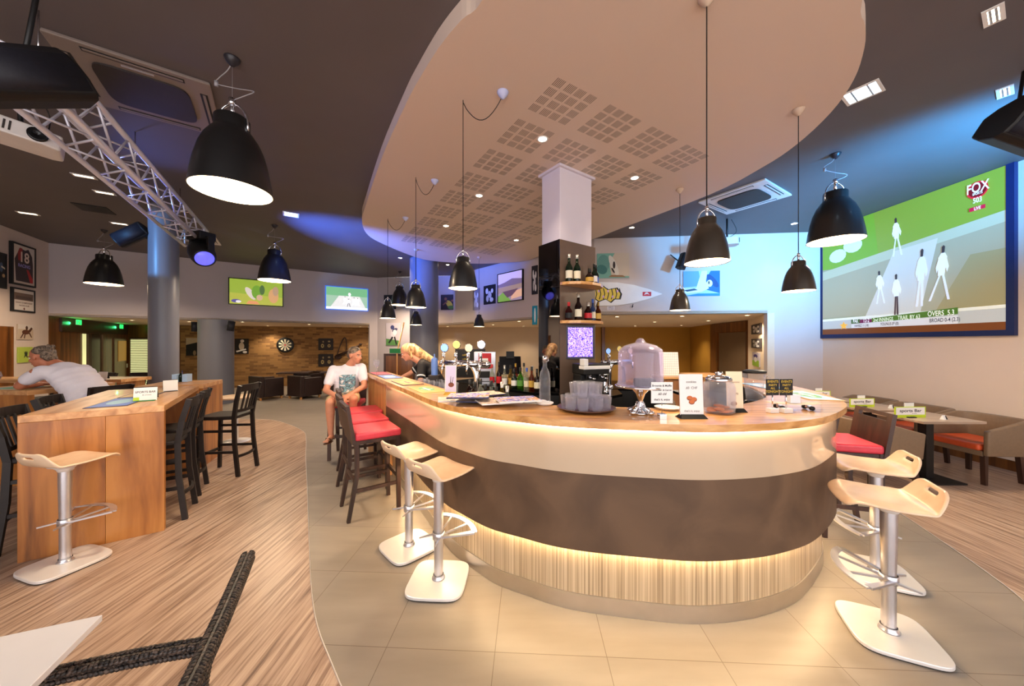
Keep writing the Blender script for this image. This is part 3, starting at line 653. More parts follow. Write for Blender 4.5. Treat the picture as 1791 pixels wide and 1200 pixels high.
def weave_bar(name, pts, w, d):
    b = B(); P = cat_rom(pts, 10); L = 0; n = len(P); turns = []
    # plaited band: a flat core with braided strands over it
    for i in range(n-1): b.bar(P[i], P[i+1]+(P[i+1]-P[i])*.1, w*.8, d*.8)
    D = [0]
    for i in range(n-1): D.append(D[-1]+(P[i+1]-P[i]).length)
    def pos(s_):
        s_ = max(0, min(D[-1], s_))
        for i in range(n-1):
            if s_ <= D[i+1] or i == n-2: k = (s_-D[i])/max(1e-6, D[i+1]-D[i]); return P[i].lerp(P[i+1], k), (P[i+1]-P[i]).normalized()
    st_ = .013; k = 0; s_ = 0
    while s_ < D[-1]:
        for side in range(3):
            c, a = pos(s_); x = a.cross(Vector((0, 0, 1))).normalized(); y = x.cross(a).normalized()
            if side == 0:
                for q in (-.27, .27):
                    sg = 1 if q > 0 else -1
                    b.ell(c+x*w*q+y*d*.42+a*(0 if k % 2 else .003), (w*.26, .0085, .006), 6, 4, R=Matrix((x, a, y)).transposed() @ Matrix.Rotation(-sg*.75, 3, 'Z'))
            else:
                sg = 1 if side == 1 else -1
                for q in (-.25, .25): b.ell(c+x*w*.44*sg+y*d*q, (.006, .0085, d*.24), 6, 4, R=Matrix((x, a, y)).transposed() @ Matrix.Rotation(.6*(1 if q > 0 else -1), 3, 'X'))
        s_ += st_; k += 1
    return b.o(name, 'weave', t)
mat('weave2', (30, 24, 22), .45, var=.4, vs=120)
weave_bar('armrest', [(-.90, .90, .64), (-1.02, 1.17, .65), (-1.13, 1.40, .66), (-1.225, 1.585, .66)], .050, .045)
weave_bar('front_leg', [(-1.232, 1.585, .635), (-1.225, 1.50, .56), (-1.16, 1.28, .40), (-1.02, 1.10, .0)], .036, .036)
weave_bar('cross_rail', [(-1.00, 1.15, .635), (-1.20, 1.11, .63), (-1.42, 1.055, .62)], .040, .04)
weave_bar('rear_leg', [(-1.44, 1.05, .60), (-1.44, .98, .3), (-1.46, .92, .0)], .036, .036)
weave_bar('front_leg', [(-.90, .90, .62), (-.90, .88, .3), (-.90, .86, .0)], .036, .036)
# ---------------------------------------------------------------- pendant lamps
def pendant(R, body, drop_top, label, group, x, y, z, kind='straight', hook=None, canopy='canopy_black', watts=30):
    """x, y, z: centre of the rim; drop_top: height of the ceiling it hangs from"""
    t = T('pendant_lamp', label, 'pendant lamp', (x, y, z), 0, group)
    pr = [(1, 0), (.985, .12), (.95, .4), (.88, .8), (.78, 1.2), (.66, 1.5), (.52, 1.72), (.455, 1.80), (.43, 1.86), (.43, 2.14), (.40, 2.18), (.001, 2.18)]
    b = B(); b.use(body).lathe([(r*R, q*R) for r, q in pr], 40)
    b.use('shade_inside'); b.lathe([(r*R*.975, q*R+(.004 if i == 0 else 0)) for i, (r, q) in enumerate(pr[:7])][::-1], 40)
    b.use(body).lathe([(R, 0), (R*.975, .004)], 40); b.o('shade', None, t)
    b = B(); b.lathe([(.001, .78*R), (.5*R, .80*R), (.80*R, .84*R), (.001, .86*R)], 24); b.o('bulb_diffuser', 'bulb', t)
    b = B(); A = [(R*.46*math.cos(a), 0, R*1.98+R*.62*math.sin(a)) for a in [PI*k/14 for k in range(15)]]
    b.tube([(R*.46, 0, R*1.80)]+A+[(-R*.46, 0, R*1.80)], R*.035, 6); b.tube([(0, 0, R*2.17), (0, 0, R*2.72)], R*.07, 8); b.tube([(0, -R*.02, R*2.55), (0, 0, R*2.75)], R*.09, 8)
    b.o('bracket', 'chrome', t)
    top = drop_top-z; b = B(); r = .0035 if R < .2 else .003
    if kind == 'swag':
        hx, hy = hook[0]-x, hook[1]-y
        n = 12; S = [(hx*k/n, hy*k/n, top-.03-.18*math.sin(PI*k/n)**.9*(1 if 1 else 0)) for k in range(n+1)]
        b.tube([(0, 0, R*2.7), (0, 0, top-.02)], r, 6); b.tube([(0, 0, top), (0, 0, top-.02)]+S[1:], r, 6); cx_, cy_ = hx, hy
    elif kind == 'squiggle':
        h0, h1 = R*2.7, top-.03; d = h1-h0
        b.tube([(0, 0, h0), (0, 0, h1)], .0012, 4)
        b.tube(cat_rom([(0, 0, h0), (.10, 0, h0+.12*d), (.16, .02, h0+.28*d), (.02, .02, h0+.36*d), (-.13, 0, h0+.44*d), (-.12, .01, h0+.60*d), (-.04, 0, h0+.78*d), (0, 0, h1)], 6), .004, 6)
        b.tube([(-.13, 0, h0+.44*d-.02), (-.13, 0, h0+.44*d+.02)], .014, 8); cx_, cy_ = 0, 0
    else:
        b.tube([(0, 0, R*2.7), (0, 0, top-.04)], r, 6); cx_, cy_ = 0, 0
    b.o('cable', 'black' if kind != 'squiggle' else 'cable_grey', t)
    b = B(); k = 1 if R < .2 else 1.1
    b.lathe([(.001, top-.062*k), (.012, top-.06*k), (.038*k, top-.03*k), (.05*k, top-.008), (.05*k, top-.001), (.001, top-.001)], 24, (cx_, cy_, 0)); b.o('ceiling_canopy', canopy, t)
    light('pendant_glow', 'AREA', (x, y, z+.02), watts, (1, .80, .56), (x, y, 0), R*1.5)
    return t
mat('canopy_black', (40, 38, 44), .35); mat('canopy_blue_lit', (186, 190, 225), .45); mat('canopy_tan', (196, 172, 150), .5); mat('cable_grey', (150, 146, 150), .4)  # the bluish canopy colour has the blue stage light painted in
big = 'large black pendant lamps in the dark ceiling'; sm = 'small dark pendant lamps over the bar'
pendant(.275, 'shade_black', ZC, 'large black pendant lamp nearest the camera, below the left air conditioner', big, -2.27, 2.77, 2.875, 'squiggle', watts=42)
pendant(.275, 'shade_black', ZC, 'large black pendant lamp hanging at the far left near the framed jersey', big, -8.34, 6.98, 2.85, 'squiggle', watts=55)
pendant(.275, 'shade_black', ZC, 'large black pendant lamp in front of the green television on the back wall', big, -4.66, 6.70, 2.87, 'squiggle', watts=55)
pendant(.275, 'shade_black', ZC, 'large black pendant lamp in front of the big screen at right', big, 3.95, 4.17, 2.893, 'squiggle', watts=50)
pendant(.275, 'shade_dark_bronze', ZC, 'black pendant lamp far back on the dark ceiling beside the tall grey column', big, -3.62, 11.0, 2.87, 'squiggle', watts=50)
pendant(.128, 'shade_dark_bronze', ZW, 'small dark pendant lamp nearest the camera on a long cable, right of the square column', sm, 1.221, 2.14, 2.152, 'straight', canopy='canopy_tan', watts=9)
pendant(.128, 'shade_dark_bronze', ZW, 'small dark pendant lamp over the right end of the bar before the blue wall', sm, 2.66, 3.17, 2.130, 'straight', canopy='canopy_tan', watts=11)
pendant(.135, 'shade_dark_bronze', ZW, 'small dark pendant lamp in front of the blue wave picture', sm, 2.37, 4.82, 2.11, 'straight', canopy='canopy_tan', watts=12)
pendant(.128, 'shade_black', ZW, 'small black pendant lamp hanging in the middle left of the square column, cable swagged', sm, -.437, 3.05, 2.135, 'swag', (-.08, 2.95), 'canopy_blue_lit', watts=12)
pendant(.135, 'shade_black', ZW, 'small black pendant lamp in front of the tall column, larger of that cluster', sm, -1.26, 4.47, 2.115, 'swag', (-1.03, 4.55), 'canopy_blue_lit', watts=12)
pendant(.135, 'shade_black', ZW, 'small black pendant lamp leftmost over the bar, above the seated man', sm, -2.17, 5.96, 2.08, 'swag', (-1.84, 5.90), 'canopy_blue_lit', watts=12)
pendant(.140, 'shade_black', ZW, 'small black pendant lamp low against the tall grey column', sm, -2.22, 7.9, 2.066, 'straight', canopy='canopy_tan', watts=12)
pendant(.138, 'shade_black', ZW, 'small black pendant lamp far back below the black and white photographs', sm, -.83, 8.6, 2.06, 'straight', canopy='canopy_tan', watts=12)

# ---------------------------------------------------------------- ceiling fittings
def downlight(x, y, z, lab, r=.045, watts=18, group='round ceiling downlights', m='lamp_hot', ang=100):
    t = T('downlight', lab, 'downlight', (x, y, z), 0, group)
    b = B(); b.lathe([(r*1.35, -.001), (r*1.3, -.006), (r, -.006), (r*.95, -.001)], 20); b.o('ring', 'white', t)
    b = B(); b.lathe([(.001, -.003), (r*.94, -.003)], 20); b.o('lamp', m, t)
    light('downlight_beam', 'SPOT', (x, y, z-.02), watts, (1, .82, .60), (x, y, 0), .04, ang, .8)
mat('lamp_hot', (255, 255, 255), .5, emit=30, ecol=(255, 236, 205))
for (px, py), l in zip(((949, 243), (1110, 311), (838, 342), (780, 395), (903, 420)), ('before the square column', 'right of the square column', 'left of the square column above the bar pendant', 'over the left row of the bar', 'far back over the bar')):
    p = onz(px, py, ZW); downlight(p.x, p.y, ZW, 'bright downlight in the white suspended ceiling '+l, watts=60)
for (px, py), l in zip(((700, 451), (783, 463)), ('left of', 'right of')):
    p = onz(px, py, ZC); downlight(p.x, p.y, ZC, 'bright downlight in the dark ceiling, %s the tall grey column' % l, watts=60)
for px, py, l in ((331, 562.5, 'between the two round columns'), (424, 563, 'just right of the thick column'), (468, 570, 'left of the dartboard'), (541, 567.5, 'right above the dartboard'), (563, 572.5, 'above the framed discs'), (630, 571.5, 'at the right end of the brick wall'), (231, 560, 'before the entrance blinds'),
                  (783, 571, 'right of the tall grey column'), (862, 568, 'above the menu board'), (908, 562, 'left of the square column, nearer one'), (916, 570.5, 'left of the square column, farther one'), (1079, 554, 'below the surfboard note'), (1111, 570, 'above the cake dome'), (1145, 563, 'above the planner board'), (1193, 553, 'below the wave picture'), (1192, 569, 'over the ochre wall'), (1239, 561, 'in front of the wooden door frame'), (1307, 551.5, 'above the three small photographs')):
    p = onz(px, py, ZS); downlight(p.x, p.y, ZS, 'small round downlight in the low ceiling '+l, r=.05, watts=95, group='round downlights in the low ceilings', m='lamp_warm', ang=120)
def rect_light(px, py, w, h, rz, lab, m='lamp_warm'):
    p = onz(px, py, ZC); t = T('recessed_light', lab, 'recessed light', (p.x, p.y, ZC), rz, 'square recessed ceiling lights')
    b = B(); k = .022; b.bx(-w/2-k, w/2+k, -h/2-k, -h/2, -.008, -.001); b.bx(-w/2-k, w/2+k, h/2, h/2+k, -.008, -.001); b.bx(-w/2-k, -w/2, -h/2, h/2, -.008, -.001); b.bx(w/2, w/2+k, -h/2, h/2, -.008, -.001); b.o('frame', 'white', t)
    b = B(); b.bx(-w/2, w/2, -h/2, h/2, -.004, -.001); b.o('lamp', m, t)
    b = B()
    for s_ in (-.25, .25): b.bx(-w/2, w/2, h*s_-.006, h*s_+.006, -.012, -.0045)
    b.o('reflector', 'alu', t)
A33 = math.radians(33)
rect_light(1508, 162, .21, .21, A33, 'square cold white recessed light beside the white suspended ceiling at right', 'lamp_cold')
rect_light(509, 375, .2, .2, A33, 'square cold white recessed light in the blue lit ceiling', 'lamp_cold')
rect_light(1738, 26, .17, .05, A33, 'slim recessed light in the top right corner of the ceiling'); rect_light(1758, 160, .17, .05, A33, 'slim recessed light above the black speaker at right')
rect_light(147, 308, .18, .07, A33, 'slim recessed light in the left ceiling, nearer one beside the truss'); rect_light(183, 337, .18, .07, A33, 'slim recessed light in the left ceiling, farther one beside the truss')
rect_light(49, 373, .2, .08, A33, 'slim recessed light in the ceiling above the framed jersey'); rect_light(209, 391, .2, .08, A33, 'recessed light in the ceiling behind the black speaker at left')
for px, py, l in ((1105, 398, 'small round light at the dark ceiling right of the square column'), (1389, 391, 'small round light in the dark ceiling beyond the right projector')):
    p = onz(px, py, ZC); downlight(p.x, p.y, ZC, l, watts=20)
def ac(px_c, rz, s, lab, mm='plastic_white'):
    t = T('air_conditioner', lab, 'air conditioner', (px_c[0], px_c[1], ZC), rz, 'square ceiling air conditioners')
    h_ = s/2
    b = B(); b.add([(-h_, -h_, -.03), (h_, -h_, -.03), (h_, h_, -.03), (-h_, h_, -.03), (-h_*.98, -h_*.98, -.002), (h_*.98, -h_*.98, -.002), (h_*.98, h_*.98, -.002), (-h_*.98, h_*.98, -.002)], [(3, 2, 1, 0), (0, 1, 5, 4), (1, 2, 6, 5), (2, 3, 7, 6), (3, 0, 4, 7)], False)
    b.o('panel', mm, t, bev=.01)
    b = B(); q = s*.315; b.prism(cat_pts(q), -.045, -.0305); b.o('intake_grille', 'grille_dark', t)
    for k in range(4):
        b = B(); b.M = Matrix.Rotation(k*PI/2, 4, 'Z'); b.use('black').bx(-s*.31, s*.31, -s*.455, -s*.40, -.0325, -.0302); b.use(mm).bx(-s*.30, s*.30, -s*.44, -s*.418, -.036, -.0326); b.o('air_flap', None, t)
    b = B(); b.bx(-s*.1, s*.1, -s*.375, -s*.355, -.034, -.0302); b.o('badge', 'alu', t)
def cat_pts(q):
    P = []
    for k in range(32):
        a = 2*PI*k/32; c, s_ = math.cos(a), math.sin(a); e = .35
        P.append((q*abs(c)**e*(1 if c > 0 else -1), q*abs(s_)**e*(1 if s_ > 0 else -1)))
    return P
mat('grille_dark', (46, 38, 36), .6)
ac((-3.33, 3.14), math.radians(35), .95, 'square ceiling air conditioner at upper left above the truss', 'ac_shaded'); ac((3.68, 5.42), math.radians(33), .95, 'square ceiling air conditioner at right above the wave picture'); ac((-6.95, 7.35), math.radians(33), .95, 'square ceiling air conditioner far back behind the moving head light')  # upper left unit: dim ceiling shade is put into its panel colour
p = onz(165, 365, ZC); b = B(); b.prism([(-.2, -.2), (.2, -.2), (.2, .2), (-.2, .2)], -.01, -.001); b.o('ceiling_vent', 'black', None, (p.x, p.y, ZC), A33, label='small dark square vent in the left ceiling', cat='vent')
# truss
L0, LD = Vector((-5.55, 5.79, 3.30)), Vector((.522, -.853, 0)); LP = Vector((.853, .522, 0))*.29; LEN = 4.3
t = T('lighting_truss', 'long silver box truss hanging from the upper left ceiling', 'truss', L0)
C4 = [Vector((0, 0, 0)), LP, LP+Vector((0, 0, .29)), Vector((0, 0, .29))]
for c in C4: B().tube([c, c+LD*LEN], .0245, 12).o('chord', 'truss_silver', t)
for k in range(4):
    a, c = C4[k], C4[(k+1) % 4]; b = B(); n = 15; st_ = LEN/n
    for i in range(n):
        p0, p1 = (a, c) if i % 2 == 0 else (c, a); b.tube([p0+LD*st_*i, p1+LD*st_*(i+1)], .010, 6)
    b.tube([a, c], .012, 6); b.o('bracing', 'truss_silver', t)
for s_ in (.9, 2.5, 4.1):
    b = B(); c = (C4[2]+C4[3])/2+LD*s_; b.tube([c, c+Vector((0, 0, ZC-3.59-.002))], .006, 6); b.tube([C4[3]+LD*s_+Vector((0, 0, .03)), C4[2]+LD*s_+Vector((0, 0, .03))], .012, 6); b.o('hanger', 'chrome', t)
def speaker(x, y, z, rot, lab, s=1, mount=None, group='black loudspeakers'):
    t = T('loudspeaker', lab, 'loudspeaker', (x, y, z), 0, group, rot=rot)   # front is local -Y, tall in Z
    P = [(-.13, .02), (-.115, -.02), (-.06, -.05), (0, -.06), (.06, -.05), (.115, -.02), (.13, .02), (.10, .13), (.06, .19), (-.06, .19), (-.10, .13)]
    b = B(); b.prism([(q[0]*s, q[1]*s) for q in P], -.22*s, .22*s); b.o('cabinet', 'black', t, bev=.012*s)
    b = B(); G_ = [(q[0]*s*.93, q[1]*s*1.0-.003) for q in P[1:6]]; k = len(G_); vs = [(x_, y_, z_) for z_ in (-.20*s, .20*s) for x_, y_ in G_]; b.add(vs, [(i, i+1, k+i+1, k+i) for i in range(k-1)], True); b.o('grille', 'speaker_mesh', t, solid=.004)
    if mount:
        b = B(); m_ = t.rotation_euler.to_matrix().inverted() @ (Vector(mount)-Vector((x, y, z))); b.tube([(0, .18*s, 0), m_*.5+Vector((0, .09*s, 0)), m_], .012, 8); b.ell((0, .19*s, 0), (.03, .03, .03), 8, 6); b.o('bracket', 'black_metal', t)
    return t
mat('speaker_mesh', (24, 24, 34), .6, var=.2, vs=80)
speaker(-6.22, 5.55, 3.42, (.0, .95, .35), 'black loudspeaker on a bracket at the top of the slim column', .98, (-6.07, 5.70, 3.40))
speaker(-2.60, 1.80, 3.09, (-.5, .9, .6), 'large black loudspeaker in the upper left photo corner', 1.1, (-2.65, 1.95, ZC))
speaker(3.52, 6.96, 3.32, (.15, .35, .5), 'small black loudspeaker on the wall right of the wave surfer picture', .72, (3.42, 7.36, 3.55))
speaker(-8.75, 9.42, 2.10, (0, 0, .8), 'small black loudspeaker on the left of the thick column', .6, (-8.47, 9.38, 2.12))
speaker(-7.45, 9.05, 2.10, (0, .15, .6), 'small black loudspeaker on the right of the thick column', .6, (-7.72, 9.25, 2.12))
speaker(4.05, 2.57, 3.27, (.35, -1.1, -.5), 'large black loudspeaker at the right photo edge near the ceiling', 1.25, (4.35, 2.9, ZC))
def projector(x, y, z, rot, lab, s=1):
    t = T('projector', lab, 'projector', (x, y, z), 0, 'white ceiling projectors', rot=rot)
    b = B(); P = [(-.20, -.13), (-.12, -.16), (.12, -.16), (.20, -.13), (.21, .12), (.16, .15), (-.16, .15), (-.21, .12)]
    b.prism([(q[0]*s, q[1]*s) for q in P], -.06*s, .06*s); b.o('body', 'plastic_white', t, bev=.014)
    b = B(); b.M = Matrix.Rotation(PI/2, 4, 'X'); b.lathe([(.05*s, .14*s), (.05*s, .175*s), (.04*s, .178*s), (.001, .165*s)], 20, (.09*s, 0, 0)); b.o('lens', 'black_gloss', t)
    b = B()
    for k in range(6): b.bx((-.16+k*.025)*s, (-.15+k*.025)*s, -.163*s, -.159*s, -.035*s, .035*s)
    b.o('vent', 'grille_dark', t)
    b = B(); M = t.rotation_euler.to_matrix().inverted(); b.tube([(0, 0, .06*s), M @ Vector((0, 0, ZC-z-.002))], .016, 10); b.tube(cat_rom([(.1*s, .12*s, .05*s), M @ Vector((.2, .05, .2)), M @ Vector((.08, 0, ZC-z-.01))], 6), .005, 6); b.o('ceiling_mount', 'black', t)
projector(-4.33, 3.0, 3.47, (.0, .10, .9), 'white projector hanging at the left photo edge below the truss', 1.15)
projector(4.0, 6.35, 3.52, (.0, -.1, 1.1), 'white projector hanging in front of the blue wall', 1.1)
# moving head
t = T('moving_head_light', 'black moving head stage light at the far end of the truss', 'stage light', (-4.93, 5.42, 3.20), 0, rot=(0, .0, -.3))
b = B(); b.bx(-.15, .15, -.12, .12, .07, .20); b.o('base', 'black', t, bev=.02)
b = B()
for s_ in (-1, 1): b.bar((s_*.20, 0, .12), (s_*.21, 0, -.12), .05, .09)
b.bx(-.21, .21, -.05, .05, .08, .12); b.o('yoke', 'black', t, bev=.01)
b = B(); b.M = Matrix.Translation((0, 0, -.11)) @ Matrix.Rotation(math.radians(128), 4, 'Y') @ Matrix.Rotation(.25, 4, 'X'); b.lathe([(.001, -.20), (.10, -.19), (.15, -.12), (.17, 0), (.165, .10), (.145, .20), (.13, .215), (.12, .205)], 28); b.o('head', 'black', t)
b = B(); b.M = Matrix.Translation((0, 0, -.11)) @ Matrix.Rotation(math.radians(128), 4, 'Y') @ Matrix.Rotation(.25, 4, 'X'); b.lathe([(.12, .205), (.09, .235), (.001, .25)], 24); b.o('lens', mat('lens_blue', (120, 120, 255), .1, emit=1.2, ecol=(90, 90, 240)), t)
# ---------------------------------------------------------------- things on the bar
def put(px, py, z=ZB+.0005): return onz(px, py, z)
def flatmat(name, rgb): return mat(name, rgb, .5, var=.02)
# bar mats along the left arm, each lies just inside the outer edge
def along(s_, w):
    """point at arc position s_ (0 far left end .. 1) at inward distance w"""
    a = offs(w); k = s_*(len(a)-1); i = min(int(k), len(a)-2); p = a[i].lerp(a[i+1], k-i); t_ = (OUT[i+1]-OUT[i]).normalized(); return p, math.atan2(t_.y, t_.x)
def bar_mat(c0, L, Wd, cols, lab, ang, cat_='bar mat', z=ZB+.001):
    b = B(); b.use(cols[0]).bx(-L/2, L/2, -Wd/2, Wd/2, 0, .004)
    b.use(cols[1]).bx(-L/2+.012, L/2-.012, -Wd/2+.012, Wd/2-.012, .0041, .0046)
    if len(cols) > 2:
        b.use(cols[2]); b.add([(math.cos(a)*L*.3, math.sin(a)*Wd*.3, .0048) for a in [2*PI*k/24 for k in range(24)]], [tuple(range(24))], False)
        if len(cols) > 3: b.use(cols[3]); b.box((0, 0, .0051), (L*.42, Wd*.10, .0004)); b.box((L*.02, 0, .0051), (L*.03, Wd*.5, .0004))
    b.o('bar_mat', None, None, (c0[0], c0[1], z), ang, label=lab, cat=cat_, group='printed mats on the bar')
flatmat('mat_pink', (196, 60, 90)); flatmat('mat_blue', (96, 130, 210)); flatmat('mat_orange', (226, 160, 84)); flatmat('mat_green', (88, 160, 96)); flatmat('mat_navy', (40, 40, 80)); flatmat('mat_sky', (150, 200, 226)); flatmat('mat_tan', (216, 180, 120))
for (pa, pb), cols, l in ((((651, 653), (664, 656)), ('mat_navy', 'mat_pink'), 'pink printed mat at the far end of the bar'), (((664, 657), (693, 665)), ('mat_navy', 'mat_blue', 'mat_sky'), 'blue printed mat on the left arm of the bar'),
                          (((690, 664), (722, 674)), ('mat_navy', 'mat_orange', 'mat_tan', 'mat_pink'), 'orange printed mat on the left arm of the bar'), (((716, 675), (765, 688)), ('mat_tan', 'mat_orange', 'mat_green', 'white'), 'green and orange printed mat nearest the newspapers')):
    A_, B_ = put(*pa), put(*pb); mid = (A_+B_)/2
    # centre it on the worktop: nearest outline point, then inward by half the width
    k = min(range(len(OUT)), key=lambda i: (OUT[i]-mid.xy).length); tt = (OUT[k+1]-OUT[k-1]).normalized(); n_ = Vector((-tt.y, tt.x)); c0 = OUT[k]+n_*.165
    L_ = {'mat_pink': .5}.get(cols[1], .50); bar_mat(c0, L_, .23, cols, l, math.atan2(tt.y, tt.x))
c0 = put(1428, 695); bar_mat((2.52, 2.92), .52, .24, ('mat_tan', 'mat_sky', 'mat_green', 'white'), 'green cricket printed mat at the right end of the bar', math.radians(78))
bar_mat((2.62, 3.55), .50, .24, ('mat_navy', 'mat_sky', 'white'), 'pale printed mat beyond the green one at the right end', math.radians(85))
# newspapers
for i, (px, py, a, m, l) in enumerate(((800, 699, 12, 'newsprint', 'folded newspaper leftmost of the pile on the bar'), (838, 703, -8, 'newsprint', 'folded newspaper second from left in the pile on the bar'), (872, 708, 20, 'newsprint', 'folded newspaper in the middle of the pile on the bar'),
                                         (846, 697, 30, 'newsprint', 'folded newspaper at the back of the pile on the bar'), (905, 710, 14, 'newsprint_blue', 'colourful magazine topmost at the right of the newspaper pile'), (820, 706, 2, 'newsprint_blue', 'magazine with dark cover peeking out at the front of the pile'))):
    p = put(px, py); b = B(); z = ZB+.001+i*.0105
    b.use('mat_navy' if i % 2 else 'white').bx(-.15, .15, -.105, .105, 0, .0095); b.use(m).bx(-.15, .15, -.104, .104, .0096, .0100)
    b.o('newspaper', None, None, (p.x, p.y, z), math.radians(a), label=l, cat='newspaper', group='newspapers piled on the bar')
def stand_card(name, px, py, w, h, lab, shapes, base='black', tilt=-.06, z=ZB+.0005, frame='white', Y=None, rz=0, catn='menu stand', basew=1.15):
    p = onz(px, py, z); t = T(name, lab, catn, p, rz)
    b = B(); b.M = Matrix.Rotation(tilt, 4, 'X'); b.use(frame).bx(-w/2, w/2, -.004, .004, .012, h)
    for k, (m, poly) in enumerate(shapes):
        b.use(m)
        if isinstance(poly, tuple) and poly[0] == 'T': b.text(poly[1], poly[2]*w, poly[3]*h, poly[4]*h, -.0052)
        else: b.flat([(x*w, y*h) for x, y in poly], -.0045-.0002*k)
    b.o('card', None, t); b = B(); b.add([(-w*basew/2, -.035, 0), (w*basew/2, -.035, 0), (w*basew/2, .045, 0), (-w*basew/2, .045, 0), (-w*.48, -.012, .022), (w*.48, -.012, .022), (w*.48, .015, .022), (-w*.48, .015, .022)], [(3, 2, 1, 0), (4, 5, 6, 7), (0, 1, 5, 4), (1, 2, 6, 5), (2, 3, 7, 6), (3, 0, 4, 7)], False)
    b.o('foot', base, t); return t
def disc(cx_, cy_, rx, ry, n=16): return [(cx_+rx*math.cos(2*PI*k/n), cy_+ry*math.sin(2*PI*k/n)) for k in range(n)]
flatmat('ink', (40, 36, 40)); flatmat('ink_brown', (120, 60, 30)); flatmat('cookie', (196, 104, 44)); mat('gold', (176, 140, 60), .35, .8, var=.05); flatmat('lilac', (214, 208, 236))
cookies = [('ink', ('T', 'cookies', 0, .80, .055)), ('ink', ('T', '.60  CHF', 0, .66, .055))]+[('ink_brown', disc(x, y, .13, .055)) for x, y in ((-.08, .45), (.10, .42), (.0, .36))]+[('cookie', disc(x, y, .11, .045)) for x, y in ((-.08, .46), (.10, .43), (.0, .37))]+[('ink', ('T', "that's it, enjoy", 0, .14, .045))]
stand_card('menu_stand', 1210, 731, .140, .262, 'white cookie price card with cookie picture on a black foot, on the bar', cookies)
stand_card('menu_stand', 788, 690, .098, .255, 'tall narrow white drink card on a gold foot beside the beer taps', [('lilac', [(-.44, .1), (.44, .1), (.44, .97), (-.44, .97)]), ('ink_brown', disc(.05, .33, .26, .08)), ('ink', [(-.05, .38), (.0, .62), (.03, .62), (.03, .38)]), ('ink', [(.1, .38), (.22, .6), (.25, .58), (.16, .38)])], base='gold')
stand_card('menu_stand', 1286, 720, .105, .262, 'plain white price card behind the cookie jar', [('ink', ('T', 'cappuccino', 0, .72, .04)), ('ink', ('T', '.70', .1, .42, .05)), ('ink_brown', disc(-.1, .2, .2, .06))], frame='soffit', z=ZB+.0005)
flatmat('gold_ink', (226, 190, 60))
for px, rz, l in ((1357, .1, 'small black menu card with gold writing, left one of two'), (1381, .1, 'small black menu card with gold writing, right one of two')):
    t = T('menu_holder', l, 'menu stand', onz(px-6, 722, ZB+.0005), rz)
    B().bx(-.03, .03, -.02, .02, 0, .03).o('foot', 'plastic_white', t, bev=.003); B().tube([(0, 0, .03), (0, 0, .13)], .004, 8).o('stem', 'chrome', t)
    b = B(); b.use('black').box((0, 0, .165), (.088, .006, .105)); b.use('gold_ink')
    for q, s_ in ((.2, .016), (.178, .014), (.158, .014), (.136, .016)): b.text(('EVENTS', 'PARTY', 'ALL', 'TONIGHT')[int((.205-q)/.022) % 4], 0, q-.006, s_, -.0035)
    b.o('card', None, t)
# clear water bottle on a white coaster
p = put(953, 708); t = T('water_bottle', 'clear glass bottle on a white saucer at the middle of the bar', 'bottle', (p.x, p.y, ZB+.022))
b = B(); b.lathe([(.001, .003), (.036, .0), (.040, .01), (.040, .17), (.034, .215), (.016, .25), (.014, .285), (.018, .29), (.018, .30), (.001, .30)], 24); b.o('body', 'thin_glass', t); b = B(); b.lathe([(.001, .302), (.017, .302), (.019, .315), (.012, .335), (.001, .338)], 16); b.tube([(.019, 0, .29), (.026, 0, .30), (.02, 0, .33)], .002, 6); b.o('stopper', 'chrome', t)
b = B(); b.lathe([(.001, 0), (.045, 0), (.062, .012), (.063, .019), (.055, .0195), (.001, .0195)], 28); b.o('saucer', 'white', None, (p.x, p.y, ZB+.0005), label='small white saucer under the clear glass bottle', cat='saucer')
# tray of tumblers
p = put(1025, 716); tx, ty = p.x, p.y
t = T('serving_tray', 'round brown serving tray full of glasses on the bar', 'tray', (tx, ty, ZB+.0005)); b = B(); b.lathe([(.001, 0), (.17, 0), (.192, .016), (.196, .018), (.190, .020), (.168, .006), (.001, .006)], 48); b.o('rim_and_plate', mat('tray_brown', (104, 72, 54), .4, .3), t)
def tumbler(): 
    b = B(); b.lathe([(.001, .004), (.026, .0), (.030, .004), (.038, .085), (.0395, .086), (.037, .088), (.0285, .012), (.001, .010)], 18); return b
gl = tumbler().o('tumbler', 'thin_glass', None, (0, 0, 0), label='clear tumbler standing in the crowd of glasses on the round tray', cat='glass', group='tumblers on the round tray')
pos = [(0, 0)]+[(.082*math.cos(a), .082*math.sin(a)) for a in [2*PI*k/6 for k in range(6)]]+[(.145*math.cos(a), .145*math.sin(a)*.9) for a in [2*PI*k/9+.2 for k in range(9)]]
first = True
for i, (x, y) in enumerate(pos):
    o = gl if first else gl.copy()
    if not first: COL.objects.link(o)
    first = False; o.location = (tx+x*.93, ty+y*.93, ZB+.0075)
for i, (x, y) in enumerate(pos[:7]):
    o = gl.copy(); COL.objects.link(o); o.location = (tx+x*.93, ty+y*.93, ZB+.0075+.034); o['label'] = 'clear tumbler nested in another, upper layer of the round tray'; o['group'] = 'upper tumblers on the round tray'
    o.location.z = ZB+.0075+.089
